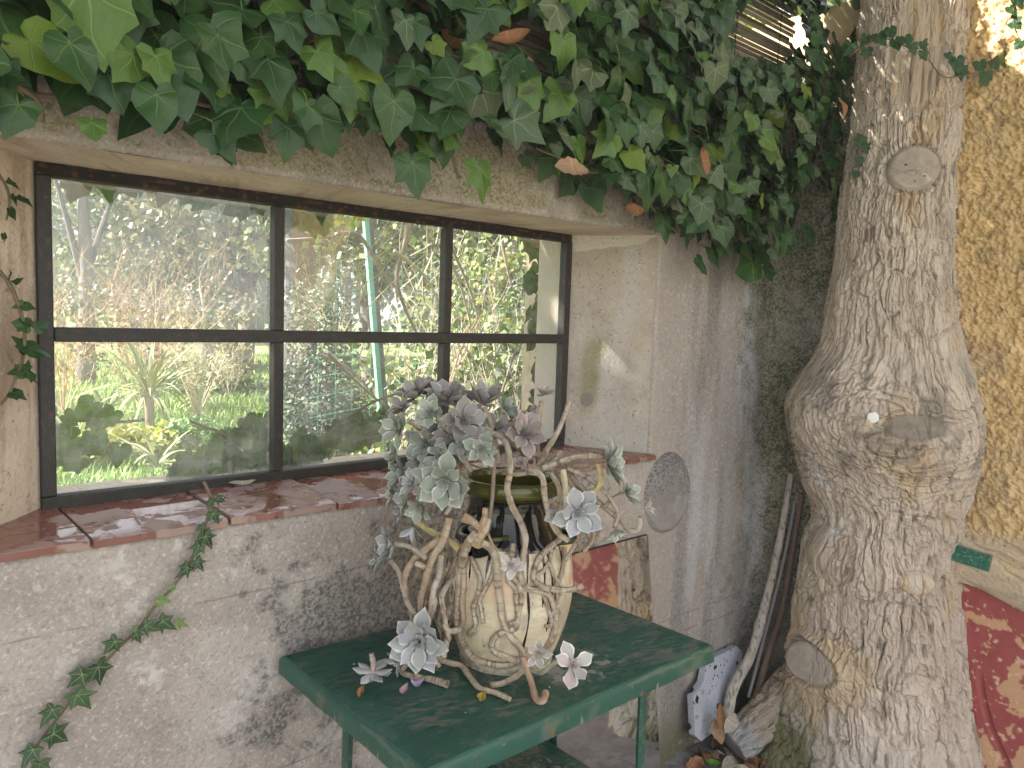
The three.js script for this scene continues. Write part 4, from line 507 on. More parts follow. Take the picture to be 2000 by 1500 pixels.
  // rosettes: px, py, half size px, nearness d, facing (right, up, towards camera), leaves, tint
  const RO = [[872, 938, 52, 0.15, -0.15, -0.1, 1, 12, 'g', 0.12], [1127, 1000, 47, 0.15, 0.1, 0.05, 1, 8, 'l', 0.15], [820, 1252, 52, 0.18, -0.1, 0.15, 1, 14, 'l', 0.12], [784, 836, 38, 0.1, -0.75, 0.1, 0.8, 8, 'g', 0.2], [842, 808, 32, 0.14, -0.2, 0.35, 1, 8, 'g', 0.25], [904, 822, 44, 0.08, 0.35, 0.25, 0.8, 10, 'p', 0.1], [942, 790, 44, 0.03, 0.25, 0.95, 0.3, 8, 'p', 0.35], [868, 782, 40, 0.02, 0.1, 0.9, 0.5, 9, 'p', 0.3], [812, 778, 38, 0.0, -0.4, 0.85, 0.4, 9, 'p', 0.3], [940, 876, 34, 0.14, 0.15, 0.1, 1, 8, 'g', 0.25], [1024, 848, 42, 0.03, 0.2, 0.45, 0.9, 9, 'k', 0.2], [1060, 772, 20, 0.02, 0.25, 0.9, 0.4, 6, 'k', 0.3], [1035, 800, 15, 0.01, 0.9, 0.4, 0.2, 5, 'k', 0.6], [1185, 905, 42, 0.10, 0.85, 0.25, 0.4, 11, 'g', 0.1], [1222, 966, 34, 0.10, 0.55, 0.4, 0.25, 8, 'g', 0.0], [1258, 992, 22, 0.11, 0.95, 0.3, 0.1, 6, 'w', 0.3], [768, 1066, 35, 0.10, -0.85, 0.1, 0.35, 9, 'l', 0.15], [744, 1092, 24, 0.08, -0.9, 0.0, 0.3, 7, 'b', 0.2], [790, 925, 38, 0.05, -0.9, 0.0, 0.4, 9, 'b', 0.2], [800, 968, 34, 0.06, -0.85, -0.1, 0.4, 8, 'b', 0.2], [786, 1000, 20, 0.04, -0.9, -0.3, 0.2, 6, 'l', 0.3], [824, 990, 30, 0.10, -0.4, -0.2, 0.7, 7, 'g', 0.3], [808, 1030, 26, 0.10, -0.4, -0.8, 0.3, 6, 'l', 0.4], [997, 1103, 24, 0.165, 0.1, 0.1, 1, 6, 'w', 0.25], [1050, 1276, 27, 0.17, 0.1, 0.15, 1, 6, 'w', 0.25], [1118, 1300, 40, 0.22, 0.2, 0.45, 0.85, 5, 'w', 0.1], [880, 858, 38, 0.08, -0.1, 0.2, 1, 9, 'p', 0.25], [832, 868, 36, 0.06, -0.5, 0.1, 0.8, 8, 'b', 0.25], [822, 900, 32, 0.04, -0.6, 0, 0.7, 7, 'b', 0.25], [905, 870, 30, 0.10, 0, 0, 1, 7, 'b', 0.3], [985, 800, 26, -0.02, 0.5, 0.6, 0.5, 6, 'b', 0.3], [783, 1288, 24, 0.15, -0.7, -0.4, 0.6, 6, 'l', 0.3], [900, 790, 36, -0.05, 0.1, 0.7, 0.7, 7, 'p', 0.3], [855, 838, 30, 0.03, -0.3, 0.3, 1, 6, 'b', 0.3], [1016, 905, 16, 0.06, 0, 0.4, 1, 5, 'k', 0.4], [835, 770, 36, -0.03, 0.0, 0.8, 0.6, 6, 'p', 0.3], [790, 800, 32, 0.03, -0.6, 0.5, 0.6, 6, 'p', 0.25], [925, 840, 34, 0.05, 0.3, 0.3, 1, 6, 'p', 0.25], [970, 835, 30, 0.0, 0.4, 0.5, 0.7, 6, 'p', 0.3], [860, 890, 32, 0.09, -0.2, -0.1, 1, 6, 'b', 0.25], [1000, 820, 24, -0.04, 0.3, 0.7, 0.5, 5, 'b', 0.3], [1200, 1036, 20, 0.13, 0.4, -0.3, 0.6, 6, 'g', 0.25], [770, 965, 22, 0.05, -0.9, 0.1, 0.4, 6, 'g', 0.25], [806, 945, 28, 0.08, -0.5, 0.2, 0.8, 7, 'l', 0.2], [775, 890, 26, 0.03, -0.9, 0.2, 0.4, 6, 'g', 0.2], [835, 925, 28, 0.09, -0.3, 0.1, 1, 6, 'b', 0.25], [1085, 1005, 20, 0.11, -0.3, 0.0, 1, 5, 'l', 0.3]];
  for (const [x, y, s, d, fr, fu, ft, n, tint, open] of RO) { const p = P(x, y, d), r = 1.14 * s / 1502 * p.distanceTo(CAM), f = RGT.clone().multiplyScalar(fr).addScaledVector(TOW, ft).add(V(0, fu, 0)).normalize(); rosetteInto(suc, base, p, f, r, n, tint, open); }
}

// ------------------------------------------------------------------ things fallen on the table
{
  reseed(77);
  const c = onY(728, 1332, TY + 0.012), t = thing('fallen_rosette', 'fallen lilac rosette lying upside down, cut stem up, on the left of the table', 'succulent cutting', c);
  rosetteInto(t, c, c.clone().add(V(0, 0.022, 0)), V(0.08, -0.9, -0.25).normalize(), 0.042, 9, 'l', -0.35); part('stem', tube([V(0, 0.012, 0), V(0.001, 0.035, 0), V(-0.002, 0.056, -0.004)], 0.0055, { sides: 10, col: stemCol(4, [0.5, 0.45, 0.4]), bump: knob(3), endCol: [0.3, 0.25, 0.2] }), stemM, t);
  const sp = [[800, 1290, 0.03], [785, 1312, 0.01], [803, 1320, 0.007], [842, 1327, 0.007], [874, 1336, 0.008]].map(([x, y, e]) => onY(x, y, TY + e));
  single('cut_stem', tube(sp, (k) => lerp(0.005, 0.0075, k), { sides: 12, seg: 50, col: stemCol(9), bump: knob(8), endCol: [0.12, 0.06, 0.03] }), stemM, 'thick bare cut succulent stem with a hollow end, lying before the jar', 'stem');
  const flake = (x, y, w, l, rot, lift) => { const p = onY(x, y, TY + 0.003); const g = surf(6, 5, (u, v) => { const X = (u - 0.5) * 2, wd = Math.sin(Math.PI * clamp(u * 0.92 + 0.04)); return V(X * l, lift * (X * X) + 0.004 * Math.sin(v * 5 + u * 3), (v - 0.5) * w * 2 * wd); }); g.rotateY(rot); g.translate(p.x, p.y, p.z); return g; };
  single('fallen_petal', flake(788, 1349, 0.007, 0.016, 0.5, 0.008), petM(0.52, 0.33, 0.42), 'shrivelled pink succulent leaf on the table', 'fallen leaf'); single('fallen_petal', flake(815, 1337, 0.008, 0.013, -0.4, 0.012), petM(0.42, 0.33, 0.52), 'small violet succulent leaf beside the cut stem on the table', 'fallen leaf');
  single('dry_leaf', flake(704, 1352, 0.006, 0.019, 0.75, 0.004), std({ color: rgb(0.50, 0.24, 0.11), roughness: 0.6 }), 'small orange dry leaf under the fallen rosette on the table', 'dry leaf'); single('yellow_leaf', flake(940, 1362, 0.009, 0.014, 0.6, 0.003), std({ color: rgb(0.42, 0.33, 0.06), roughness: 0.5 }), 'small yellow leaf by the stem end at the front of the table', 'fallen leaf');
  const bits = []; for (let k = 0; k < 46; k++) { const p = onY(R(640, 1330), R(1190, 1460), TY + 0.0012); if (p.x < 0.72 || p.x > 1.44 || p.z > 0.53 || p.z < 0.07) continue; bits.push([new THREE.IcosahedronGeometry(R(0.0008, 0.0028), 0), new THREE.Matrix4().compose(p, new THREE.Quaternion().setFromEuler(new THREE.Euler(R(0, 6), R(0, 6), 0)), V(1, 0.35, R(0.5, 1.6))), k % 3 ? 1 : 0]); }
  const crumbs = single('crumbs', mergeAll(bits, 2), [std({ color: rgb(0.7, 0.68, 0.64) }), std({ color: rgb(0.10, 0.07, 0.05) })], 'white and brown crumbs strewn over the green table top', 'debris'); crumbs.userData.kind = 'stuff';
}

// ------------------------------------------------------------------ mirror, slab, sticks in the corner
{
  const tr = onZ(1265, 1045, 0.012), bl = V(tr.x + 0.0, 0.012, 0.115), h = Math.hypot(tr.y - bl.y, bl.z - tr.z), ang = Math.atan2(bl.z - tr.z, tr.y - bl.y), w = 0.62;
  const m = thing('mirror', 'old rectangular mirror pane leaning against the wall behind the green table', 'mirror', V(tr.x - w / 2, bl.y, bl.z)); m.rotation.set(-ang, 0.0, 0, 'YXZ');
  part('mirror_glass', at(new THREE.BoxGeometry(w, h, 0.004), 0, h / 2, 0), std({ color: rgb(0.80, 0.80, 0.76), metalness: 1, roughness: 0.04, roughnessMap: null }), m);
  part('backing', at(rbox(w + 0.004, h + 0.004, 0.006, 0.001), 0, h / 2, -0.0065), std({ color: rgb(0.035, 0.03, 0.027), roughness: 0.7 }), m); 
  const foot = V(0, 0, 0);
  // terrazzo slab
  const px = [[1437, 1261], [1383, 1292], [1376, 1332], [1357, 1362], [1359, 1436], [1370, 1446], [1400, 1420], [1425, 1385], [1445, 1330], [1447, 1270]], zs = (x, y) => onZ(x, y, lerp(0.035, 0.075, (y - 1260) / 190));
  const q = px.map(([x, y]) => zs(x, y)), o = q[4].clone(), sh = new THREE.Shape(q.map((p) => new THREE.Vector2(p.x - o.x, (p.y - o.y))));
  const g = new THREE.ExtrudeGeometry(sh, { depth: 0.024, bevelEnabled: true, bevelSize: 0.002, bevelThickness: 0.002, bevelSegments: 2 }); g.translate(0, 0, -0.026);
  const chips = []; reseed(5); for (let k = 0; k < 190; k++) { const big = rnd() < 0.14; chips.push([rnd(), rnd(), big ? R(0.03, 0.055) : R(0.006, 0.018), R(0, 6.3), rnd() < 0.72 ? 0.02 : 0.30]); }
  const tz = colorTex(512, 512, (u, v) => { const n = fbm(u * 20, v * 20, 4), s = vn(u * 120, v * 120); let c = mix3([0.36, 0.38, 0.45], [0.52, 0.54, 0.60], n * 0.7 + s * 0.3); for (const [x, y, r, a, k] of chips) { const dx = u - x, dy = v - y; if (dx * dx + dy * dy < r * r * 3) { const X = dx * Math.cos(a) + dy * Math.sin(a), Y = -dx * Math.sin(a) + dy * Math.cos(a); if (Math.abs(X) / r + Math.abs(Y) * 1.5 / r + 0.3 * Math.abs(X + Y) / r < 1) c = [k, k, k * 1.08]; } } return c; }); const tzc = tz.clone(); tzc.repeat.set(2.6, 2.6); tzc.needsUpdate = true;
  const slab = thing('terrazzo_slab', 'broken piece of bluish speckled terrazzo slab leaning on the wall in the corner', 'slab', o); slab.rotation.x = -Math.atan2(0.04, 0.27);
  part('slab_body', g, std({ map: tzc, roughness: 0.55, bumpMap: plasterBump, bumpScale: 0.001 }), slab);
  // sticks
  const bark = (k, a, l) => { const n = fbm(l * 60, a * 3, 3), s = vn(l * 210, a * 5); return mix3(mix3([0.33, 0.29, 0.25], [0.62, 0.57, 0.50], n), [0.06, 0.05, 0.04], 0.8 * sst(0.66, 0.86, s)); };
  const s1 = [[1545, 925, 0.12], [1522, 1060, 0.115], [1497, 1170, 0.11], [1466, 1280, 0.105], [1432, 1345, 0.10], [1420, 1400, 0.10]].map(([x, y, z]) => onZ(x, y, z));
  single('stick', tube(s1, (k) => lerp(0.0095, 0.020, k) * (1 + 0.25 * Math.exp(-Math.pow((k - 0.62) / 0.03, 2)) + 0.12 * Math.exp(-Math.pow((k - 0.3) / 0.02, 2))), { sides: 18, seg: 90, col: bark, bump: (a, l) => 1 + 0.14 * (fbm(a * 2, l * 70, 3) - 0.5) }), std({ vertexColors: true, roughness: 0.95, bumpMap: plasterBump, bumpScale: 0.002 }), 'thick speckled bark-covered stick leaning in the corner beside the terrazzo slab', 'stick');
  const s2 = [[1552, 985, 0.14], [1530, 1095, 0.13], [1500, 1215, 0.12], [1462, 1362, 0.115]].map(([x, y, z]) => onZ(x, y, z)); single('thin_rod', tube(s2, 0.0058, { sides: 12, seg: 40 }), std({ color: rgb(0.25, 0.235, 0.25), roughness: 0.5, bumpMap: plasterBump, bumpScale: 0.001 }), 'thin smooth grey rod between the bark stick and the brown stick', 'rod');
  const s3 = [[1566, 965, 0.16], [1547, 1080, 0.15], [1528, 1190, 0.14], [1500, 1280, 0.13], [1474, 1372, 0.125]].map(([x, y, z]) => onZ(x, y, z)); single('brown_stick', tube(s3, (k) => lerp(0.009, 0.0125, k), { sides: 14, seg: 60, col: (k, a, l) => mix3([0.10, 0.065, 0.05], [0.21, 0.15, 0.12], fbm(l * 50, a, 3)), bump: (a, l) => 1 + 0.15 * (fbm(a, l * 40, 3) - 0.5) }), std({ vertexColors: true, roughness: 0.9 }), 'smooth dark brown stick leaning in the corner nearest the tree', 'stick');
}
// fallen leaves in the corner
function dryLeafGeo(kind, seed) { // kind 0 oak lobes, 1 plain, 2 curled strip
  const N = 16, M = 6; return surf(N, M, (u, v) => { const t = u, X = (v - 0.5) * 2; let w = 0.30 * Math.pow(Math.sin(Math.PI * clamp(t * 0.96 + 0.02)), 0.75); if (kind === 0) w *= 0.72 + 0.38 * Math.pow(Math.abs(Math.sin(t * 13.5)), 0.7) * (0.5 + t * 0.6); if (kind === 2) w *= 0.55; const cup = (kind === 2 ? 0.55 : 0.22) * X * X * w + 0.05 * Math.sin(t * 6 + seed) + 0.06 * (fbm(t * 4 + seed, v * 3, 2) - 0.5); const bend = 0.25 * (t - 0.5) * (t - 0.5) * (seed % 2 ? 1 : -0.6); return V(X * w, t - 0.5, cup + bend); }); }
const dryM = [[0.33, 0.16, 0.075], [0.40, 0.25, 0.15], [0.20, 0.10, 0.06], [0.47, 0.42, 0.33], [0.36, 0.17, 0.08], [0.30, 0.21, 0.15]].map((c, k) => std({ map: colorTex(128, 128, (u, v) => mix3(mix3(c, c.map((x) => x * 0.55), fbm(u * 12, v * 12, 4)), c.map((x) => Math.min(0.8, x * 1.5)), 0.5 * sst(0.03, 0.0, Math.abs(u - 0.5)) + 0.2 * sst(0.1, 0, Math.abs(((v * 8 + Math.abs(u - 0.5) * 5) % 1) - 0.5)))), roughness: 0.75, bumpMap: plasterBump, bumpScale: 0.001 }));
{
  reseed(19);
  const L = (name, kind, mat, p, tip, nrm, size, label, group) => { const g = dryLeafGeo(kind, Math.floor(R(1, 40))); const o = single(name, g, mat, label, 'dry leaf', group); new THREE.Matrix4().copy(frameM(p, tip, nrm, size)).decompose(o.position, o.quaternion, o.scale); return o; };
  const at0 = (x, y, z, h) => onZ(x, y, z);
  L('dry_leaf', 2, dryM[0], onZ(1408, 1400, 0.13), V(-0.25, -0.8, 0.3), V(-0.8, 0.1, 0.6), 0.085, 'curled glossy brown dead leaf propped against the foot of the bark stick', null);
  L('dry_leaf', 0, dryM[1], onZ(1400, 1428, 0.12), V(0.1, -0.95, 0.35), V(-0.3, 0.4, 0.85), 0.085, 'tan lobed oak leaf standing below the curled brown leaf', null);
  L('dry_leaf', 1, dryM[3], onZ(1428, 1412, 0.16), V(0.75, 0.65, 0), V(-0.6, 0.4, 0.7), 0.075, 'pale folded grey leaf resting on the blunt root', null);
  L('dry_leaf', 1, dryM[3], onY(1432, 1492, 0.015), V(0.9, 0, 0.2), V(-0.1, 1, 0.1), 0.095, 'pale crumpled grey leaf on the floor at the bottom edge beside the mossy root', null);
  L('dry_leaf', 0, dryM[4], onY(1470, 1470, 0.03), V(0.6, 0.3, -0.6), V(-0.2, 0.8, 0.5), 0.08, 'orange-brown ragged leaf on the floor against the mossy root', null);
  L('dry_leaf', 2, dryM[3], onY(1350, 1452, 0.008), V(0.7, 0.1, 0.6), V(-0.2, 1, 0.4), 0.085, 'whitish twisted leaf on the floor left of the leaf heap', null);
  L('dry_leaf', 2, dryM[3], onY(1160, 1430, 0.01), V(0.3, 0.5, 0.6), V(-0.2, 0.6, 0.7), 0.05, 'small cream leaf on the floor under the table near the mirror', null);
  L('green_leaf', 1, std({ color: rgb(0.10, 0.22, 0.03), roughness: 0.4 }), onY(1392, 1490, 0.012), V(0.4, 0, 0.8), V(-0.1, 1, 0.3), 0.055, 'bright green small leaf on the floor beside the leaf heap', null);
  const lit = []; const gs = [0, 1, 2, 0].map((k, i) => dryLeafGeo(k, i * 7 + 3));
  for (let k = 0; k < 120; k++) { const p = V(lerp(2.12, 2.60, Math.pow(rnd(), 0.6)), 0, lerp(0.06, 0.36, Math.pow(rnd(), 1.4))); const hp = 0.075 * Math.exp(-Math.pow((p.x - 2.42) / 0.14, 2)) * sst(0.3, 0.1, p.z); p.y = 0.006 + hp * rnd(); lit.push([pick(gs), frameM(p, V(R(-1, 1), R(-0.4, 0.4), R(-1, 1)), V(R(-0.5, 0.5), 1, R(-0.4, 0.6)), R(0.035, 0.09)), Math.floor(R(0, 6))]); }
  for (let k = 0; k < 60; k++) { const p = V(R(1.2, 2.1), 0.005, R(0.02, 0.12) + 0.1 * rnd()); lit.push([gs[2], frameM(p, V(R(-1, 1), 0, R(-1, 1)), V(R(-0.3, 0.3), 1, R(-0.3, 0.3)), R(0.015, 0.04)), Math.floor(R(0, 6))]); }
  const s = single('leaf_litter', mergeAll(lit, 6), dryM, 'heap of brown dead leaves and scraps along the foot of the wall in the corner', 'leaf litter'); s.userData.kind = 'stuff';
}

// ------------------------------------------------------------------ reed screen above the wall
{
  const t = thing('reed_screen', 'weathered grey reed screen of split laths behind the ivy, above the wall', 'reed screen');
  const ms = [[0.34, 0.29, 0.22], [0.24, 0.20, 0.155], [0.43, 0.38, 0.31], [0.15, 0.115, 0.085]].map((c) => std({ map: colorTex(256, 64, (u, v) => mix3(c.map((x) => x * 0.6), c.map((x) => x * 1.25), fbm(u * 30, v * 8, 4))), roughness: 0.9, bumpMap: plasterBump, bumpScale: 0.001 }));
  const gs = [0, 1, 2].map((k) => { const g = rbox(3.1, 0.0125, 0.006, 0.0025), p = g.attributes.position; for (let i = 0; i < p.count; i++) p.setY(i, p.getY(i) + 0.003 * Math.sin(p.getX(i) * 3 + k * 2)); return g; });
  reseed(3); for (let k = 0; k < 72; k++) { const y = 2.13 + k * 0.0152; if (k > 70) continue; const q = part('lath', pick(gs), pick(ms), t); q.position.set(1.0 + R(-0.02, 0.02), y, 0.035 + 0.03 * (y - 2.1) + R(-0.003, 0.003)); q.rotation.z = R(-0.003, 0.003); }
  const wires = []; for (let x = -0.4; x < 2.6; x += 0.26) wires.push(tube([V(x, 2.12, 0.041), V(x + 0.002, 2.7, 0.058), V(x, 3.22, 0.074)], 0.0018, { sides: 5, seg: 8 })); part('binding_wire', mergeGeometries(wires), std({ color: rgb(0.03, 0.026, 0.022), roughness: 0.7 }), t);
}

{
  const t = thing('added_shade_roof', 'unseen reed roof added over the terrace, above the frame, to shade the wall and table', 'roof', V(-0.4, 3.22, 1.15)); const rm = std({ color: rgb(0.27, 0.22, 0.16), roughness: 0.95 }), g = rbox(6.0, 0.02, 0.118, 0.004);  // out-of-view roof added to block overhead light and make it frontal
  for (let k = 0; k < 14; k++) { const q = part('reed_bundle', g, rm, t); q.position.set(0, 0.001 * (k % 3), -0.85 + k * 0.121); } for (const x of [-2.4, 0.2, 2.7]) part('rafter', at(rbox(0.06, 0.09, 1.9, 0.005), x, -0.06, 0), std({ color: rgb(0.2, 0.14, 0.09) }), t);
}

// ------------------------------------------------------------------ ivy
function ivyGeo(kind, seed) {
  // outline by angle from the tip direction; the stalk joins at the origin and the tip points to -y
  const lob = kind === 'star' ? [[0, 1.0], [0.32, 0.58], [0.62, 0.46], [0.95, 0.74], [1.28, 0.42], [1.62, 0.36], [2.05, 0.50], [2.5, 0.36], [2.85, 0.22], [3.1416, 0.10]] : kind === 'heart' ? [[0, 1.0], [0.22, 0.80], [0.5, 0.66], [0.85, 0.62], [1.2, 0.58], [1.6, 0.55], [2.05, 0.52], [2.5, 0.44], [2.85, 0.30], [3.1416, 0.12]] : [[0, 1.0], [0.28, 0.72], [0.55, 0.60], [0.88, 0.74], [1.15, 0.55], [1.55, 0.54], [1.98, 0.60], [2.42, 0.46], [2.85, 0.28], [3.1416, 0.10]];
  const out = []; const jit = (k) => 1 + 0.10 * (hash(k, seed) - 0.5) * 2;
  for (let k = lob.length - 1; k >= 0; k--) out.push([-lob[k][0], lob[k][1] * jit(k)]); for (let k = 1; k < lob.length - 1; k++) out.push([lob[k][0], lob[k][1] * jit(k + 40)]);
  const N = out.length, pos = [0, 0, 0], uv = [0.5, 0.62], idx = [], cup = 0.10 + 0.22 * hash(seed, 5), fold = 0.22 * (hash(seed, 8) - 0.2), roll = 0.55 * (hash(seed, 11) - 0.5), rings = [0.45, 0.8, 1];
  for (const f of rings) out.forEach(([a, r]) => { const q = r * f, x = Math.sin(a) * q, y = -Math.cos(a) * q; let z = -cup * (x * x + 0.8 * y * y) + fold * Math.abs(x) * 0.7 + roll * x * y + 0.05 * Math.sin(a * 4 + seed * 2.3) * f; if (f < 1) z += 0.02 * Math.cos(a * 5); pos.push(x, y, z); uv.push(0.5 + x * 0.55, 0.62 + y * 0.58); });
  for (let i = 0; i < N; i++) { const j = (i + 1) % N; idx.push(0, 1 + i, 1 + j); for (let k = 0; k < 2; k++) { const a = 1 + k * N, b = a + N; idx.push(a + i, b + i, a + j, a + j, b + i, b + j); } }
  const g = new THREE.BufferGeometry(); g.setAttribute('position', new THREE.Float32BufferAttribute(pos, 3)); g.setAttribute('uv', new THREE.Float32BufferAttribute(uv, 2)); g.setIndex(idx); g.computeVertexNormals(); return g;
}
const ivyG = [...[1, 2, 3, 4].map((s) => ivyGeo('heart', s)), ...[6, 7, 8, 9, 10, 15, 16, 17].map((s) => ivyGeo('lobed', s))], starG = [11, 12, 13, 14].map((s) => ivyGeo('star', s));
// leaf surface: blade colour with a palmate net of pale veins
function veins(u, v, kind) {
  const x = (u - 0.5) / 0.55, y = (v - 0.62) / 0.58, r = Math.hypot(x, y), a = Math.atan2(x, -y); let m = 0;
  for (const [va, len, k] of [[0, 1, 1], [0.92, 0.75, 0.9], [-0.92, 0.75, 0.9], [1.95, 0.55, 0.7], [-1.95, 0.55, 0.7]]) { const d = Math.abs(Math.sin(a - va - 0.06 * Math.sin(r * 9 + va * 3))) * r; if (Math.cos(a - va) > 0 && r < len) m = Math.max(m, k * sst(0.026 * (1 - 0.75 * r), 0.008, d) * sst(len, len * 0.75, r)); }
  const w = Math.abs(((r * 5.5 + Math.abs(Math.sin(a * 1.7)) * 1.7) % 1) - 0.5); m = Math.max(m, 0.3 * sst(0.06, 0.01, w) * sst(0.1, 0.25, r)); return m;
}
const ivyTex = (dk, md, vn3, k = 1, s = 0) => colorTex(256, 256, (u, v) => { const n = fbm(u * 5 + s, v * 5, 4), f = fbm(u * 40, v * 40 + s, 2); let c = mix3(dk, md, clamp(n * 1.2 + (f - 0.5) * 0.3)); c = mix3(c, vn3, 0.85 * k * veins(u, v)); return vn(u * 90 + s, v * 90) > 0.985 ? mix3(c, [0.45, 0.45, 0.4], 0.6) : c; });
const ivyBump = grayTex(256, 256, (u, v) => 0.6 - 0.45 * veins(u, v) + 0.25 * fbm(u * 9, v * 9, 3));
const ivyMat = (dk, md, vv, rough, k = 1, s = 0, tr = 0) => new THREE.MeshPhysicalMaterial({ map: ivyTex(dk, md, vv, k, s), bumpMap: ivyBump, bumpScale: 0.0015, roughness: rough, specularIntensity: 0.6, side: THREE.DoubleSide, ...(tr ? { transmission: tr, thickness: 0 } : {}) });
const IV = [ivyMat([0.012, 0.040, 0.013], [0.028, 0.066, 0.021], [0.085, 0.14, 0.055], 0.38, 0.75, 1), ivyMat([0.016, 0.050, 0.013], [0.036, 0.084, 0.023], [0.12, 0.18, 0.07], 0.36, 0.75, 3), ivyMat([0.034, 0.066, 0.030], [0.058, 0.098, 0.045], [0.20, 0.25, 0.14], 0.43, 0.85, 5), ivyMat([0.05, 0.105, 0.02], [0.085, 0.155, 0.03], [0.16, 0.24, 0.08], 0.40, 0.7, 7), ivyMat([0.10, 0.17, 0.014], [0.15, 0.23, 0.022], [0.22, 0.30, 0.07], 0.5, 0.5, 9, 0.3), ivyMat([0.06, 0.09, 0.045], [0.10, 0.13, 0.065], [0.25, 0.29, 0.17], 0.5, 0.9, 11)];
const starM = [ivyMat([0.020, 0.055, 0.022], [0.045, 0.085, 0.035], [0.30, 0.35, 0.22], 0.5, 1, 2), ivyMat([0.03, 0.07, 0.03], [0.06, 0.11, 0.045], [0.26, 0.32, 0.18], 0.5, 0.9, 4), ivyMat([0.11, 0.17, 0.05], [0.18, 0.25, 0.09], [0.25, 0.33, 0.15], 0.5, 0.6, 6)];
const twigM = std({ vertexColors: true, roughness: 0.9, bumpMap: plasterBump, bumpScale: 0.001 });
const twigCol = (c0, c1) => (k, a, l) => mix3(c0, c1, fbm(l * 60, a, 3));
const petM2 = std({ color: rgb(0.17, 0.20, 0.06), roughness: 0.6 });
{
  reseed(101);
  const base = V(1.2, 2.1, 0.05), ivy = thing('ivy', 'dense dark green ivy hanging over the top of the wall above the window', 'ivy', base);
  const edge = [[-60, 275], [0, 262], [60, 245], [130, 235], [190, 275], [250, 205], [310, 255], [380, 275], [440, 318], [520, 270], [560, 312], [640, 300], [690, 328], [750, 290], [820, 350], [900, 335], [960, 300], [1020, 335], [1100, 355], [1170, 420], [1240, 395], [1290, 470], [1350, 480], [1420, 500], [1480, 540], [1520, 440], [1600, 485], [1650, 430], [1690, 300], [1720, 100]].map(([x, y]) => onZ(x, y, 0.1)).map((p) => [p.x, p.y]);
  const lowAt = (x) => { if (x <= edge[0][0]) return edge[0][1]; for (let k = 1; k < edge.length; k++) if (x <= edge[k][0]) { const t = (x - edge[k - 1][0]) / (edge[k][0] - edge[k - 1][0]); return lerp(edge[k - 1][1], edge[k][1], t); } return edge[edge.length - 1][1]; };
  const gaps = [[1010, 65, 88, 50], [1240, 40, 44, 34], [1500, 50, 88, 72], [1640, 25, 42, 45], [1585, 395, 40, 60], [420, 190, 80, 26], [610, 60, 40, 26], [905, 260, 38, 45], [1545, 260, 22, 40], [1150, 235, 26, 34], [300, 60, 20, 20]];
  const pts = [], cell = new Map();
  const okDist = (x, y, m) => { const i = Math.floor(x / 0.06), j = Math.floor(y / 0.06); for (let a = -1; a <= 1; a++) for (let b = -1; b <= 1; b++) for (const q of cell.get((i + a) + ',' + (j + b)) ?? []) if (Math.hypot(q[0] - x, q[1] - y) < m) return false; const k = i + ',' + j; if (!cell.has(k)) cell.set(k, []); cell.get(k).push([x, y]); return true; };
  const leaves = [];
  const put = (p, tip, nrm, s, mat, g) => leaves.push({ p, m: frameM(p.clone().sub(base), tip, nrm, s), s, mat, g });
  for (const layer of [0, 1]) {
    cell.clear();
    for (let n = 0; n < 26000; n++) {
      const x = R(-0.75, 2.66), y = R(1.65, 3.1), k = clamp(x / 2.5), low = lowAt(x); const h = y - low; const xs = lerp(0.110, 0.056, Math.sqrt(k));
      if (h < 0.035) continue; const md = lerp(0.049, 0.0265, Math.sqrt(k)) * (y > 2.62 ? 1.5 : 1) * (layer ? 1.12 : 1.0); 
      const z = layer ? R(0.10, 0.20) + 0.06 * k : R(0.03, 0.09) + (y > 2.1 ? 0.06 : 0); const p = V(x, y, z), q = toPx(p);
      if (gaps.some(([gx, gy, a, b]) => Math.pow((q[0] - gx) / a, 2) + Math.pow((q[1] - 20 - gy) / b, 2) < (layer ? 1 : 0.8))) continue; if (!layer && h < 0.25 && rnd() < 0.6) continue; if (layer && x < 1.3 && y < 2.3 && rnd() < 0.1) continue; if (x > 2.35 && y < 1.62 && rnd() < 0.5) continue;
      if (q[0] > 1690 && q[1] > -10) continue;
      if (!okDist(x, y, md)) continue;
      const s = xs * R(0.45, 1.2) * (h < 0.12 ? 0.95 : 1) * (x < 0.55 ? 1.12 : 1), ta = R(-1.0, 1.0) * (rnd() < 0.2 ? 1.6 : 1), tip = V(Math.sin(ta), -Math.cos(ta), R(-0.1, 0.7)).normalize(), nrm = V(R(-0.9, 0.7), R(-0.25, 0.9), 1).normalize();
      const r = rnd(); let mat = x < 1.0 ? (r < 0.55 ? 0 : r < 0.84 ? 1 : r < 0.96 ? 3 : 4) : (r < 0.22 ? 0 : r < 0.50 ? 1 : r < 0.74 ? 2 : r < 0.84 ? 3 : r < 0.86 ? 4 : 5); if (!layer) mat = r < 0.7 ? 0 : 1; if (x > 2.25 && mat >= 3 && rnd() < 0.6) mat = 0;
      put(p.clone().add(V(0, s * 0.35, 0)), tip, nrm, s, mat, pick(ivyG));
    }
  }
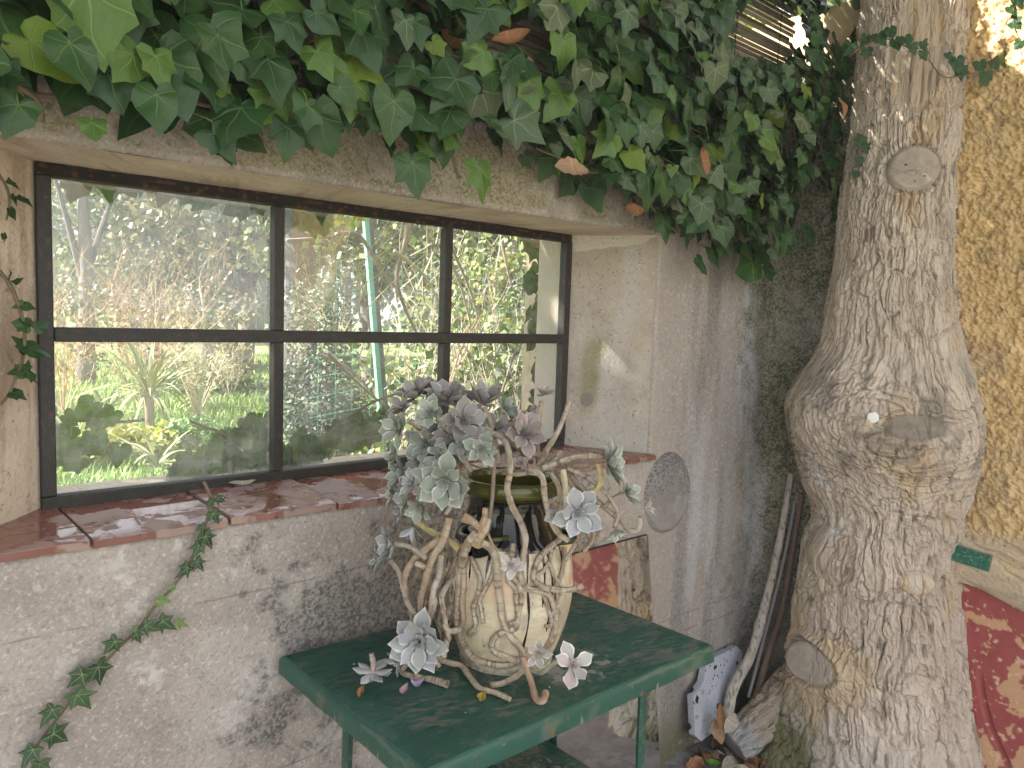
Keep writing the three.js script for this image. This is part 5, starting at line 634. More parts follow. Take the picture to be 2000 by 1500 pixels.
  // leaves that stand out along the lower fringe: stalk pixel, tip offset in pixels, material
  for (const [x, y, dx, dy, mat, z] of [[135, 85, 40, 90, 1, 0.2], [305, 110, 20, 65, 3, 0.2], [305, 185, 5, 75, 1, 0.21], [425, 70, 20, 75, 1, 0.2], [560, 42, 30, 65, 0, 0.2], [205, 135, 40, 95, 0, 0.18], [35, 205, -25, 60, 1, 0.2], [600, 205, 0, 55, 1, 0.2], [685, 150, 5, 85, 3, 0.17], [560, 248, 0, 65, 0, 0.17], [805, 318, 15, 72, 1, 0.16], [935, 328, 15, 66, 3, 0.16], [983, 125, 10, 55, 1, 0.2], [1033, 158, 15, 70, 3, 0.19], [792, 40, 8, 55, 2, 0.2], [435, 280, 20, 40, 0, 0.16], [180, 240, 8, 40, 3, 0.16], [420, 262, 45, 55, 0, 0.17], [1295, 430, 10, 48, 0, 0.14], [1340, 440, 8, 48, 0, 0.14], [1365, 510, 18, 28, 0, 0.12], [1470, 512, -30, 18, 1, 0.12], [1500, 525, 12, 32, 0, 0.12], [1580, 450, 12, 36, 0, 0.2], [1250, 245, 0, 42, 2, 0.22], [1425, 260, 0, 45, 0, 0.22], [430, 165, 1, 28, 4, 0.15], [1225, 20, 0, 50, 2, 0.22], [1490, 480, -14, 40, 0, 0.12], [1415, 470, -10, 34, 0, 0.13], [1390, 490, 16, 34, 0, 0.12], [1480, 470, 24, 26, 0, 0.12], [15, 240, -5, 30, 4, 0.15], [880, 265, -8, 30, 3, 0.15], [895, 240, 5, 28, 3, 0.15]]) { const p = onZ(x, y, z), q = onZ(x + dx, y + dy, z + 0.015), tip = q.clone().sub(p), s = tip.length(); put(p, tip, V(R(-0.2, 0.2), R(0.1, 0.4), 1), s, mat, pick(ivyG)); }
  for (const l of leaves) { const q = toPx(l.p); l.px = (q[0] > -40 && q[0] < 2040 && q[1] > -60) ? l.s / q[2] * (l.p.z > 0.095 ? 1.6 : 1) : 0; }
  leaves.sort((a, b) => b.px - a.px);
  const rest = [];
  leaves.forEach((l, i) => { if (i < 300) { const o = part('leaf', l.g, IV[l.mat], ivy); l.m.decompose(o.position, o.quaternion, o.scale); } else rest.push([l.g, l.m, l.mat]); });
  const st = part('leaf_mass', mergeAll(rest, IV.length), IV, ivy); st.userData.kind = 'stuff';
  // woody stems and stalks
  const runs = [[[30, 180], [150, 190], [330, 190], [470, 215], [560, 205], [690, 235]], [[250, 120], [420, 110], [620, 130], [760, 160], [880, 200], [960, 250], [1060, 290], [1110, 310]], [[800, 60], [960, 70], [1050, 120], [1180, 170], [1320, 230], [1450, 300], [1550, 390], [1600, 430]], [[880, 280], [885, 330], [892, 352]], [[1110, 330], [1180, 350], [1260, 390], [1290, 430], [1380, 480], [1450, 495]], [[1300, 30], [1380, 110], [1450, 180], [1560, 250], [1650, 330]], [[1560, 300], [1575, 400], [1600, 450]], [[1590, 250], [1610, 330], [1580, 420]], [[640, 0], [700, 60], [760, 130]], [[1630, 260], [1600, 360], [1560, 470]], [[35, 170], [70, 200], [80, 240]], [[1290, 320], [1340, 340], [1390, 345]]];
  for (const r of runs) { const z0 = R(0.05, 0.10), w = r.map(([x, y]) => onZ(x + R(-6, 6), y + R(-6, 6), z0 + R(-0.02, 0.02)).sub(base)); part('stem', tube(w, (k) => lerp(0.0048, 0.0026, k), { sides: 7, seg: w.length * 7, col: twigCol([0.13, 0.085, 0.055], [0.33, 0.24, 0.18]), bump: (a, l) => 1 + 0.3 * (vn(a, l * 90) - 0.5) }), twigM, ivy); }
  const stalks = []; leaves.slice(0, 210).forEach((l, i) => { if (i % 2) return; const a = l.p.clone().sub(base), b = a.clone().add(V(R(-0.02, 0.02), R(0.02, 0.06), -R(0.04, 0.08))); stalks.push(tube([a, a.clone().add(V(0, 0.02, -0.008)), b], 0.0011, { sides: 5, seg: 5 })); }); const sk = part('leaf_stalks', mergeGeometries(stalks), petM2, ivy); sk.userData.kind = 'stuff';
  // dry twigs in the dark gap beside the trunk
  const tw = []; for (let k = 0; k < 46; k++) { const p = V(R(2.3, 2.6), R(1.75, 2.4), R(0.07, 0.25)), q = p.clone().add(V(R(-0.12, 0.12), R(-0.22, 0.05), R(-0.05, 0.05))); tw.push(tube([p.sub(base), p.clone().lerp(q.clone().sub(base), 0.5).add(V(R(-0.02, 0.02), 0, 0.01)), q.sub(base)], 0.0014, { sides: 4, seg: 5, col: twigCol([0.1, 0.06, 0.045], [0.25, 0.17, 0.12]) })); } const tg = part('dry_twigs', mergeGeometries(tw), twigM, ivy); tg.userData.kind = 'stuff';
}
// dead leaves caught in the ivy
{
  reseed(8); const L = (x, y, z, kind, mat, dx, dy, nrm, label) => { const p = onZ(x, y, z), q = onZ(x + dx, y + dy, z + 0.02), tip = q.clone().sub(p), s = tip.length(); const o = single('dead_leaf', dryLeafGeo(kind, Math.floor(R(1, 30))), dryM[mat], label, 'dead leaf'); frameM(p.clone().lerp(q, 0.5), tip, nrm, s * 1.05).decompose(o.position, o.quaternion, o.scale); };
  L(1085, 325, 0.24, 0, 1, 62, 10, V(0.1, 0.6, 1), 'large tan dead leaf with a dark top caught at the lower edge of the ivy'); L(1372, 285, 0.24, 2, 4, 4, 58, V(-0.3, 0.2, 1), 'narrow orange-brown dead leaf hanging upright in the right half of the ivy'); L(1220, 408, 0.13, 1, 4, 36, 4, V(0, 0.3, 1), 'small round rusty dead leaf below the ivy fringe, above the window corner');
  L(960, 85, 0.15, 2, 4, 70, -20, V(-0.2, 0.5, 1), 'curled orange dead leaf in the ivy before the reed screen'); L(985, 110, 0.14, 1, 0, 55, 10, V(0, 0.4, 1), 'brown dead leaf just under the curled orange one by the reed screen'); L(860, 55, 0.09, 1, 0, 50, 50, V(0.2, 0.4, 1), 'dark brown dead leaf deep in the ivy left of the reed screen'); L(1640, 190, 0.3, 2, 4, 10, 40, V(-0.3, 0.2, 1), 'small brown dead leaf in the dark gap beside the tree');
  L(292, 300, -0.08, 2, 4, 8, -26, V(0.2, -0.5, 1), 'tiny reddish scrap of leaf stuck on the soffit over the window'); L(448, 948, -0.17, 2, 3, 50, -6, V(0, 1, 0.3), 'dry tan leaf lying along the window frame on the sill'); L(210, 1002, -0.17, 2, 2, 34, 4, V(0, 1, 0.3), 'dark shrivelled leaf on the sill tiles at the left');
}
// thin creeping strands: path in pixels on an upright surface, leaves [stalk x, y, tip dx, dy, material]
function strand(name, label, cat, toW, nrm, path, leafs, r, geos, mats, lift = 0.012, group) {
  const w = path.map(([x, y]) => toW(x, y)), base = w[Math.floor(w.length / 2)].clone(), t = thing(name, label, cat, base, group);
  part('stem', tube(w.map((p) => p.clone().addScaledVector(nrm, 0.004).sub(base)), (k) => lerp(r, r * 0.6, k), { sides: 8, seg: w.length * 7, col: twigCol([0.10, 0.075, 0.045], [0.24, 0.19, 0.13]), bump: (a, l) => 1 + 0.3 * (vn(a * 2, l * 120) - 0.5) }), twigM, t);
  for (const [x, y, dx, dy, m] of leafs) { const p = toW(x, y).addScaledVector(nrm, lift), q = toW(x + dx, y + dy).addScaledVector(nrm, lift + R(-0.006, 0.010)), tip = q.clone().sub(p), s = tip.length(); const n = nrm.clone().add(V(R(-0.3, 0.3), R(0, 0.45), R(-0.2, 0.2))); const o = part('leaf', pick(geos), mats[m], t); frameM(p.sub(base), tip, n, s).decompose(o.position, o.quaternion, o.scale); }
  return t;
}
reseed(55);
strand('ivy_strand', 'thin strand of star-shaped ivy leaves creeping down the wall below the sill', 'ivy', (x, y) => onZ(x, y, 0.014), V(0, 0, 1), [[397, 940], [411, 975], [404, 1010], [386, 1060], [364, 1108], [332, 1150], [300, 1185], [268, 1228], [238, 1256], [205, 1290], [170, 1325], [142, 1362], [112, 1400], [82, 1438], [45, 1500]],
  [[408, 975, -8, 16, 0], [420, 972, 18, 6, 0], [412, 1000, 12, 22, 0], [392, 1025, -16, 10, 0], [396, 1045, 18, 28, 0], [385, 1062, -14, 26, 0], [380, 1094, 14, 20, 0], [362, 1105, -24, 20, 0], [334, 1143, -16, 8, 2], [308, 1172, -16, 8, 2], [310, 1168, 22, 4, 2], [280, 1218, 28, 6, 0], [312, 1210, 28, 14, 0], [262, 1235, 10, 18, 0], [262, 1222, -14, 6, 2], [345, 1212, 18, 6, 2], [222, 1248, -24, 32, 0], [188, 1298, 14, 42, 0], [158, 1312, -32, 34, 0], [148, 1352, 26, 30, 1], [100, 1380, -24, 36, 0], [100, 1428, 38, 20, 0], [62, 1458, -24, 36, 0], [75, 1486, -8, 40, 1]], 0.0035, starG, starM);
strand('ivy_strand', 'short ivy sprig climbing the left window reveal beside the black frame', 'ivy', (x, y) => onZ(x, y, -0.11), V(0.75, 0.1, 0.66).normalize(), [[-6, 530], [12, 552], [30, 590], [42, 635], [42, 690], [28, 735], [10, 775], [-4, 790]],
  [[8, 542, -8, -14, 0], [20, 552, 10, -8, 0], [32, 596, -16, 6, 1], [36, 598, 22, 6, 1], [40, 636, -42, -6, 1], [44, 628, 20, 14, 0], [62, 640, 26, -10, 0], [35, 680, -26, -24, 0], [46, 680, 34, 18, 0], [38, 725, -36, 4, 1], [40, 722, 8, -18, 0], [46, 732, 20, 18, 0], [16, 768, 18, 12, 0]], 0.004, ivyG, IV, 0.01);
strand('ivy_strand', 'small ivy shoot high on the left edge, left of the window frame', 'ivy', (x, y) => onZ(x, y, -0.10), V(0.75, 0.1, 0.66).normalize(), [[-8, 340], [8, 365], [14, 395], [8, 430]], [[8, 355, 20, 14, 1], [14, 385, 16, 18, 0], [30, 388, 18, 16, 0], [10, 412, 12, 20, 0], [-4, 460, 8, 14, 0]], 0.0028, ivyG, IV, 0.01);
strand('ivy_strand', 'small-leaved ivy strand crossing the upper trunk to the ochre wall', 'ivy', (x, y) => near(x, y, 2.45, 0.42, x < 1780 ? lerp(0.06, 0.115, clamp((x - 1680) / 100)) : lerp(0.115, -0.10, Math.pow(clamp((x - 1780) / 220), 1.2))), V(-0.85, 0.1, 0.5).normalize(), [[1660, 110], [1700, 82], [1740, 78], [1780, 98], [1808, 112], [1840, 150], [1875, 150], [1920, 140], [1965, 140], [2010, 150]],
  [[1690, 75, -10, 20, 0], [1716, 72, 12, 20, 0], [1738, 60, 6, 20, 0], [1748, 82, 6, 20, 0], [1768, 76, 8, 18, 0], [1782, 92, 6, 18, 0], [1802, 86, 6, 16, 0], [1802, 104, 8, 16, 0], [1850, 108, 4, 14, 0], [1868, 120, 4, 28, 0], [1876, 138, 2, 22, 0], [1912, 126, 4, 22, 0], [1924, 148, 2, 26, 0], [1940, 122, 10, 18, 0], [1962, 112, 22, 20, 1], [1968, 138, -8, 16, 0], [1992, 115, 14, 22, 0], [1692, 100, -4, 22, 0], [1660, 90, -16, 22, 0], [1990, 150, 14, 20, 0]], 0.0024, ivyG, IV, 0.008);
strand('ivy_strand', 'ivy sprig hanging down at the upper right edge over the ochre wall', 'ivy', (x, y) => near(x, y, 2.55, 0.62, 0.03), V(-0.85, 0.1, 0.5).normalize(), [[1985, -20], [1978, 40], [1990, 80], [1995, 110]], [[1985, 0, 14, 18, 0], [1972, 18, 8, 18, 0], [1985, 36, -20, 14, 0], [1978, 48, 16, 14, 0], [1992, 84, -14, 18, 0]], 0.0024, ivyG, IV, 0.006);
strand('ivy_strand', 'tiny ivy runner clinging to the left side of the trunk', 'ivy', (x, y) => near(x, y, 2.47, 0.30, 0.03), V(-0.85, 0.1, 0.5).normalize(), [[1680, 270], [1678, 300], [1676, 330], [1668, 360]], [[1682, 272, -14, 20, 0], [1690, 285, 10, 16, 0], [1678, 310, -4, 16, 0], [1672, 338, -6, 14, 0]], 0.0018, ivyG, IV, 0.006);

// ------------------------------------------------------------------ the garden outside
const GY = -0.06;
const gp = (px, dist, y = GY) => { const r = ray(px, 640), h = Math.hypot(r.x, r.z); return V(CAM.x + r.x / h * dist, y, CAM.z + r.z / h * dist); };
const leafM = std({ vertexColors: true, roughness: 0.55 }); const leafT = new THREE.MeshPhysicalMaterial({ vertexColors: true, color: 0xffffff, roughness: 0.7, transmission: 0.5, thickness: 0, side: THREE.DoubleSide });
// cloud of small folded leaves; blobs [x, y, z, radius]
function foliage(blobs, n, size, cols, opt = {}) {
  const pos = [], col = [], idx = []; const tot = blobs.reduce((s, b) => s + b[3] ** 2, 0);
  for (const [bx, by, bz, br] of blobs) { const m = Math.round(n * br * br / tot); const q = []; for (let k = 0; k < Math.max(4, m / 22); k++) { const d = V(R(-1, 1), R(-1, 1), R(-1, 1)); if (d.lengthSq() > 1) d.normalize(); q.push(d.multiplyScalar(br * (0.55 + 0.5 * rnd()))); }
    for (let k = 0; k < m; k++) { const c = pick(q), s = size * R(0.6, 1.3), sp = br * 0.22, p = V(bx + c.x + R(-sp, sp), by + (c.y + R(-sp, sp)) * (opt.squash ?? 0.85), bz + c.z + R(-sp, sp)); const a = V(R(-1, 1), R(-1, 0.5), R(-1, 1)).normalize(), b = V(R(-1, 1), R(-1, 1), R(-1, 1)).cross(a).normalize(), w = s * (opt.wide ?? 0.42), i = pos.length / 3; const cc = pick(cols), f = R(0.75, 1.25);
      for (const v of [p, p.clone().addScaledVector(a, s * 0.5).addScaledVector(b, w), p.clone().addScaledVector(a, s), p.clone().addScaledVector(a, s * 0.5).addScaledVector(b, -w)]) { pos.push(v.x, v.y, v.z); col.push(cc[0] * f, cc[1] * f, cc[2] * f); } idx.push(i, i + 1, i + 2, i, i + 2, i + 3); } }
  const g = new THREE.BufferGeometry(); g.setAttribute('position', new THREE.Float32BufferAttribute(pos, 3)); g.setAttribute('color', new THREE.Float32BufferAttribute(col, 3)); g.setIndex(idx); g.computeVertexNormals(); return g;
}
// branching twigs
function twigs(base, n, len, r, spread, up, cols, depth = 2, out = []) {
  for (let k = 0; k < n; k++) { const d = V(R(-1, 1) * spread, up * R(0.6, 1.2), R(-1, 1) * spread).normalize(), L = len * R(0.6, 1.15), p1 = base.clone().addScaledVector(d, L * 0.5).add(V(R(-1, 1), R(-0.3, 0.5), R(-1, 1)).multiplyScalar(L * 0.10)), p2 = p1.clone().addScaledVector(d, L * 0.5).add(V(R(-1, 1), R(-0.6, 0.3), R(-1, 1)).multiplyScalar(L * 0.16)); const c = pick(cols);
    out.push(tube([base.clone(), p1, p2], (q) => r * (1 - 0.7 * q), { sides: 4, seg: 6, col: () => c })); if (depth > 0) for (const q of [0.45, 0.7, 0.95]) twigs(base.clone().lerp(p2, q), 1 + (depth > 1 ? 1 : 0), L * 0.5, r * 0.5, spread * 1.1, up * 0.7, cols, depth - 1, out); }
  return out;
}
const barkG = std({ vertexColors: true, roughness: 1 });
function gtree(label, p, h, tr, crown, n, size, cols, trunkC, group, opt) { const t = thing('garden_tree', label, 'tree', p, group); const pts = [V(0, -0.1, 0), V(R(-0.1, 0.1), h * 0.35, R(-0.1, 0.1)), V(R(-0.2, 0.2), h * 0.7, R(-0.2, 0.2)), V(R(-0.3, 0.3), h, R(-0.3, 0.3))]; const gs = [tube(pts, (k) => tr * (1.15 - 0.85 * k), { sides: 12, seg: 22, col: (k, a, l) => mix3(trunkC, trunkC.map((x) => x * 2), fbm(a * 2, l * 5, 3)), bump: (a, l) => 1 + 0.16 * (fbm(a * 3, l * 4, 3) - 0.5) })]; for (const b of crown) gs.push(tube([V(0, h * 0.35, 0), V(b[0] * 0.5, (h * 0.4 + b[1]) * 0.5 + 0.3, b[2] * 0.5), V(b[0], b[1], b[2])], (k) => tr * 0.45 * (1 - 0.8 * k), { sides: 6, seg: 8, col: () => trunkC })); part('trunk', mergeGeometries(gs), barkG, t); part('crown', foliage(crown, n, size, cols, opt), leafT, t); return t; }
reseed(303);
const gGreen = [[0.14, 0.20, 0.04], [0.19, 0.25, 0.06], [0.10, 0.16, 0.035], [0.25, 0.30, 0.09]], gOlive = [[0.17, 0.18, 0.07], [0.24, 0.22, 0.10], [0.12, 0.14, 0.05], [0.28, 0.25, 0.12]], gGrey = [[0.11, 0.155, 0.11], [0.16, 0.20, 0.15], [0.08, 0.115, 0.085]], gDark = [[0.035, 0.06, 0.02], [0.055, 0.09, 0.028], [0.08, 0.12, 0.03]], gLime = [[0.25, 0.30, 0.03], [0.32, 0.33, 0.04], [0.17, 0.24, 0.04]], gRust = [[0.22, 0.14, 0.08], [0.26, 0.19, 0.11], [0.18, 0.12, 0.07]];
gtree('olive-green garden tree with dark trunk in the left upper pane, beside the first bar', gp(478, 19), 4.5, 0.17, [[0, 5.2, 0, 2.6], [-1.2, 4.2, 0.4, 1.7], [1.4, 4.0, -0.3, 1.9], [0.3, 3.2, 0.8, 1.5]], 9000, 0.16, gOlive, [0.06, 0.052, 0.045]);
gtree('leafy pale green tree behind the bare shrub, top of the left upper pane', gp(300, 22), 5, 0.2, [[0, 6, 0, 2.8], [-1.8, 5, 0, 2.0], [1.6, 4.8, 0.3, 2.0], [0, 3.4, 0, 2.0], [-1.6, 2.2, 0.4, 1.5], [1.2, 2.0, 0.2, 1.5]], 13000, 0.18, gGreen, [0.1, 0.09, 0.075]);
gtree('slim pale trunked tree near the left side of the left upper pane', gp(165, 17), 5.5, 0.16, [[0, 6, 0, 1.6], [-1, 5.2, 0, 1.2], [1.2, 4.8, 0, 1.3]], 3200, 0.14, gGreen, [0.09, 0.085, 0.08]);
gtree('grey-green tree filling the middle of the left upper pane', gp(405, 27), 5, 0.22, [[0, 5.5, 0, 2.6], [0.6, 3.6, 0, 2.2], [-1, 4.2, 0, 1.8]], 7000, 0.19, gGrey, [0.09, 0.085, 0.08]);
gtree('second dark-stemmed tree right behind the twin trunks', gp(452, 20.5), 4, 0.15, [[0, 5, 0, 2.0], [-0.6, 4, 0, 1.5]], 3000, 0.16, gOlive, [0.05, 0.045, 0.04]);
gtree('stout grey trunk behind the middle upper pane, next to the first glazing bar', gp(578, 14), 7, 0.34, [[0, 7, 0, 2.4], [1.2, 6, 0, 1.8], [-1.4, 4.2, 0, 1.6], [1.0, 3.2, 0.6, 1.3]], 7000, 0.13, gGrey, [0.06, 0.058, 0.06]);
gtree('dense dark tree at the far right behind the thicket', gp(960, 13), 5, 0.24, [[0, 4.5, 0, 2.6], [-1.8, 3.6, 0, 1.9], [1.6, 3.4, 0, 1.9], [0, 2.2, 0.4, 1.8], [0, 1.0, 0.4, 1.4]], 14000, 0.13, gDark.concat(gGreen), [0.09, 0.08, 0.07]);
gtree('mid-green tree behind the green post', gp(730, 15), 5, 0.2, [[0, 4.6, 0, 2.2], [-1.2, 3.2, 0, 1.5], [1.2, 3.0, 0, 1.6]], 6000, 0.13, gGreen, [0.10, 0.09, 0.08]);
gtree('sunlit leafy tree beyond the wall top, in the gap between reed screen and trunk', V(6.4, GY, -2.2), 3.6, 0.15, [[0, 4.2, 0, 1.5], [-0.9, 4.6, 0.2, 1.1], [0.8, 4.8, 0, 1.2], [0, 5.6, 0.1, 1.2]], 4500, 0.12, gGreen.concat(gLime), [0.1, 0.09, 0.075]);
gtree('unseen leafy tree added left of the window, outside the frame, to dapple the reveal', V(-2.7, GY, -3.0), 4.2, 0.16, [[0.1, 5.0, 0.2, 1.7], [1.4, 4.4, 0.6, 1.25], [-1.0, 4.5, 0.5, 1.25], [0.2, 3.8, 0.5, 1.2]], 6800, 0.13, gGreen, [0.1, 0.09, 0.075]);  // added out of view as a sun blocker, leaving dapples on the reveal
{ // far wood closing the view
  const bl = [], tk = []; for (let k = 0; k < 64; k++) { const a = lerp(-0.35, 1.55, (k + R(0, 1)) / 64), d = R(38, 58), x = Math.sin(a) * d, z = CAM.z - Math.cos(a) * d; bl.push([x, R(4.5, 6.5), z, R(3, 4.2)], [x + R(-2, 2), R(1.2, 2.6), z + R(-1, 1), R(1.6, 2.6)]); tk.push(tube([V(x, -0.1, z), V(x + R(-0.3, 0.3), 4, z)], 0.22, { sides: 6, seg: 3, col: () => [0.09, 0.085, 0.08] })); }
  const w = single('distant_wood', mergeGeometries([foliage(bl, 52000, 0.42, gGrey.concat(gGreen, gOlive)), mergeGeometries(tk).deleteAttribute('uv')]), leafT, 'soft grey-green wood closing off the garden in the distance', 'wood'); w.userData.kind = 'stuff';
}
// bare shrubs
for (const [px, d, n, len, cols, label] of [[275, 13, 30, 1.9, [[0.36, 0.23, 0.13], [0.42, 0.30, 0.19], [0.30, 0.2, 0.13]], 'large bare russet shrub in the middle of the left upper pane'], [385, 11.5, 18, 1.5, [[0.44, 0.37, 0.27], [0.36, 0.29, 0.2]], 'bare shrub with long pale arching twigs left of the twin trunks'], [120, 12, 16, 1.4, [[0.48, 0.28, 0.15], [0.42, 0.30, 0.2]], 'reddish bare bush at the left end of the left upper pane'], [450, 14, 9, 0.8, [[0.5, 0.44, 0.36], [0.40, 0.34, 0.27]], 'low tangle of pale dead twigs before the twin trunks']]) { const t = thing('bare_shrub', label, 'shrub', gp(px, d)); part('twigs', mergeGeometries(twigs(V(0, 0, 0), n, len, 0.009, 0.6, 1.25, cols, 2)), barkG, t); part('sparse_leaves', foliage([[0, len * 0.9, 0, len * 0.6]], 500, 0.07, gRust.concat(gOlive)), leafT, t); }
// spiky plants
const strap = (L, w, droop) => surf(8, 2, (u, v) => V((v - 0.5) * 2 * w * Math.sin(Math.PI * (0.12 + 0.86 * u)) , L * u - droop * u * u * L * 0.35, droop * L * u * u * 0.8 - 0.25 * w * Math.abs(v - 0.5)));
for (const [px, d, h, n, L, label] of [[290, 10.5, 0.42, 64, 0.95, 'large spiky palm-like plant in the left lower pane'], [140, 9.2, 0.10, 30, 0.62, 'small spiky plant at the far left of the left lower pane'], [303, 7.8, 0.06, 18, 0.52, 'narrow spiky tuft in front of the large palm-like plant'], [205, 11.0, 0.1, 24, 0.55, 'spiky clump behind the yellow-green mound in the left lower pane'], [395, 12.5, 0.1, 26, 0.6, 'far spiky clump left of the twin trunks']]) {
  const t = thing('spiky_plant', label, 'plant', gp(px, d)); const gs = [strap(L, 0.022, 0.3), strap(L, 0.020, 0.7), strap(L, 0.024, 1.1)], mm = [[0.24, 0.27, 0.14], [0.33, 0.31, 0.17], [0.18, 0.23, 0.12]].map((c) => std({ color: rgb(...c), roughness: 0.6 }));
  if (h > 0.2) part('stem', tube([V(0, -0.05, 0), V(0, h, 0)], 0.06, { sides: 9, col: twigCol([0.2, 0.15, 0.1], [0.34, 0.26, 0.18]) }), barkG, t);
  for (let k = 0; k < n; k++) { const q = part('leaf', pick(gs), pick(mm), t); q.position.set(0, h, 0); q.rotation.set(R(0.05, 1.35), R(0, 6.28), 0, 'YXZ'); q.scale.setScalar(R(0.75, 1.1)); }
}
// low mounds and bushes
for (const [px, d, rx, ry, n, s, cols, label] of [[250, 8.6, 0.75, 0.34, 2600, 0.055, [[0.34, 0.36, 0.06], [0.42, 0.40, 0.08], [0.25, 0.29, 0.06]], 'yellow-green leafy mound in the left lower pane'], [368, 8.9, 0.55, 0.30, 2000, 0.05, [[0.13, 0.26, 0.07], [0.18, 0.32, 0.09], [0.09, 0.19, 0.05]], 'fresh green leafy mound beside the yellow-green one'], [110, 8.8, 0.5, 0.28, 1400, 0.055, [[0.3, 0.33, 0.06], [0.22, 0.28, 0.06]], 'small yellow-green mound at the left edge of the pane'], [420, 15, 1.2, 0.5, 2400, 0.08, gGreen, 'low green bank at the foot of the twin trunks']]) { const t = thing('leafy_mound', label, 'plant', gp(px, d)); part('foliage', foliage([[0, ry * 0.55, 0, rx * 0.7], [-rx * 0.5, ry * 0.4, 0.1, rx * 0.5], [rx * 0.5, ry * 0.4, -0.1, rx * 0.5]], n, s, cols, { squash: ry / rx, wide: 0.6 }), leafT, t); }
{ const t = thing('grey_bush', 'upright grey-green small-leaved bush in the middle panes, left of the green post', 'bush', gp(640, 8.2)); part('foliage', foliage([[0, 0.55, 0, 0.55], [-0.12, 1.1, 0, 0.48], [-0.2, 1.6, 0.1, 0.36], [0.15, 0.35, 0.1, 0.5], [-0.25, 0.4, 0, 0.4]], 9000, 0.04, gGrey, { wide: 0.5 }), leafT, t); part('twigs', mergeGeometries(twigs(V(0, 0, 0), 7, 1.2, 0.012, 0.4, 1, [[0.2, 0.18, 0.15]], 1)), barkG, t); }
// green post with its wire fence
{
  const a = V(0, 0, 0), p0 = onZ(747, 850, -2.6), p1 = onZ(712, 405, -2.6); const t = thing('wire_fence', 'leaning pale green metal post with thin green wire fencing, behind the middle panes', 'fence', V(p0.x, GY, -2.6));
  const d = p1.clone().sub(p0).normalize(), bot = p0.clone().addScaledVector(d, -(p0.y - GY + 0.1) / d.y), top = p1.clone().addScaledVector(d, 0.5), o = t.position; part('post', barBetween(bot.clone().sub(o), top.clone().sub(o), 0.032, 0.03), std({ color: rgb(0.16, 0.38, 0.28), roughness: 0.6 }), t); part('post_brace', barBetween(bot.clone().sub(o).add(V(0.05, 0, -0.02)), top.clone().sub(o).add(V(0.035, 0, -0.02)), 0.035, 0.03), std({ color: rgb(0.10, 0.11, 0.11), roughness: 0.7 }), t);
  const w = []; for (let k = 0; k < 16; k++) { const y = 0.08 + k * 0.115; w.push(tube([V(-0.55, y - 0.05, 0.1), V(-0.2, y - 0.02, 0.03), V(0.02, y, 0.02), V(0.4, y + 0.01, -0.05), V(1.6, y + 0.03, -0.1)], 0.0016, { sides: 4, seg: 14 })); } for (let k = -4; k < 12; k++) w.push(tube([V(k * 0.12, 0.02, 0.02 - k * 0.01), V(k * 0.12 + R(-0.01, 0.01), 1.9, 0.02 - k * 0.01)], 0.0012, { sides: 4, seg: 4 })); part('wire', mergeGeometries(w), std({ color: rgb(0.09, 0.30, 0.22), roughness: 0.5 }), t);
}
// thicket on the right
{
  const gx = (px, d) => { const p = gp(px, d); return [p.x, p.z]; }; const woodC = [[0.20, 0.17, 0.14], [0.28, 0.24, 0.19], [0.34, 0.30, 0.24]];
  for (const [x, z, nb, len, n, cols, label] of [[...gx(770, 4.7), 8, 0.8, 500, gLime.concat(gGreen), 'yellow-leaved shrub with pale twigs around the green post'], [...gx(860, 5.4), 13, 1.25, 2000, gLime.concat(gGreen, gGreen), 'tangled shrub with thick grey branches behind the middle panes'], [...gx(1010, 4.3), 13, 1.15, 4200, gDark.concat(gGreen, gDark), 'dark leafy shrub filling the right panes'], [...gx(930, 7), 10, 1.7, 5200, gGreen.concat(gDark, gLime), 'tall sunlit shrub behind the dark one in the right panes']]) { const t = thing('shrub', label, 'shrub', V(x, GY, z)); part('branches', mergeGeometries(twigs(V(0, 0, 0), nb, len, 0.017, 0.42, 1.2, woodC, 2)), barkG, t); part('foliage', foliage([[0, len * 0.75, 0, len * 0.55], [-0.25, len * 0.45, 0.2, len * 0.42], [0.3, len * 1.05, 0, len * 0.45]], n, 0.058, cols, { wide: 0.42 }), leafT, t); }
  // a few bold branches
  const t = thing('shrub', 'bare smooth grey branches crossing before the thicket, behind the middle upper pane', 'shrub', V(2.6, GY, -2.2)); const o = t.position; for (const r of [[[800, 430], [790, 480], [775, 540], [790, 600], [830, 680]], [[770, 490], [830, 540], [862, 600]], [[860, 470], [900, 560], [925, 660]], [[880, 480], [915, 560], [940, 640]], [[980, 470], [990, 520], [1000, 560]], [[660, 455], [700, 460], [740, 520], [780, 570]], [[560, 470], [620, 465], [690, 455]], [[640, 690], [690, 740], [760, 800]], [[620, 690], [680, 720], [720, 760]]]) { const z = R(-1.5, -2.1), w = r.map(([x, y]) => onZ(x, y, z).sub(o)); const c = pick([[0.30, 0.27, 0.23], [0.24, 0.2, 0.17], [0.42, 0.38, 0.3]]); part('branch', tube(w, (k) => lerp(0.013, 0.006, k) * (r.length > 3 ? 1 : 0.8), { sides: 8, seg: w.length * 6, col: () => c, bump: (a, l) => 1 + 0.2 * (vn(a, l * 30) - 0.5) }), barkG, t); }
  const yl = thing('shrub', 'fine twigs with a spray of bright yellow leaves, top of the middle upper pane', 'shrub', onZ(640, 440, -1.4)); part('twigs', mergeGeometries(twigs(V(0.1, -0.5, -0.1), 8, 0.55, 0.004, 0.6, 1, [[0.4, 0.4, 0.2], [0.42, 0.36, 0.25]], 2)), barkG, yl); part('leaves', foliage([[0, 0, 0, 0.10], [0.12, 0.05, 0, 0.08], [-0.06, 0.04, 0, 0.06]], 46, 0.055, [[0.42, 0.44, 0.03], [0.25, 0.40, 0.05]], { wide: 0.55 }), leafT, yl);
}
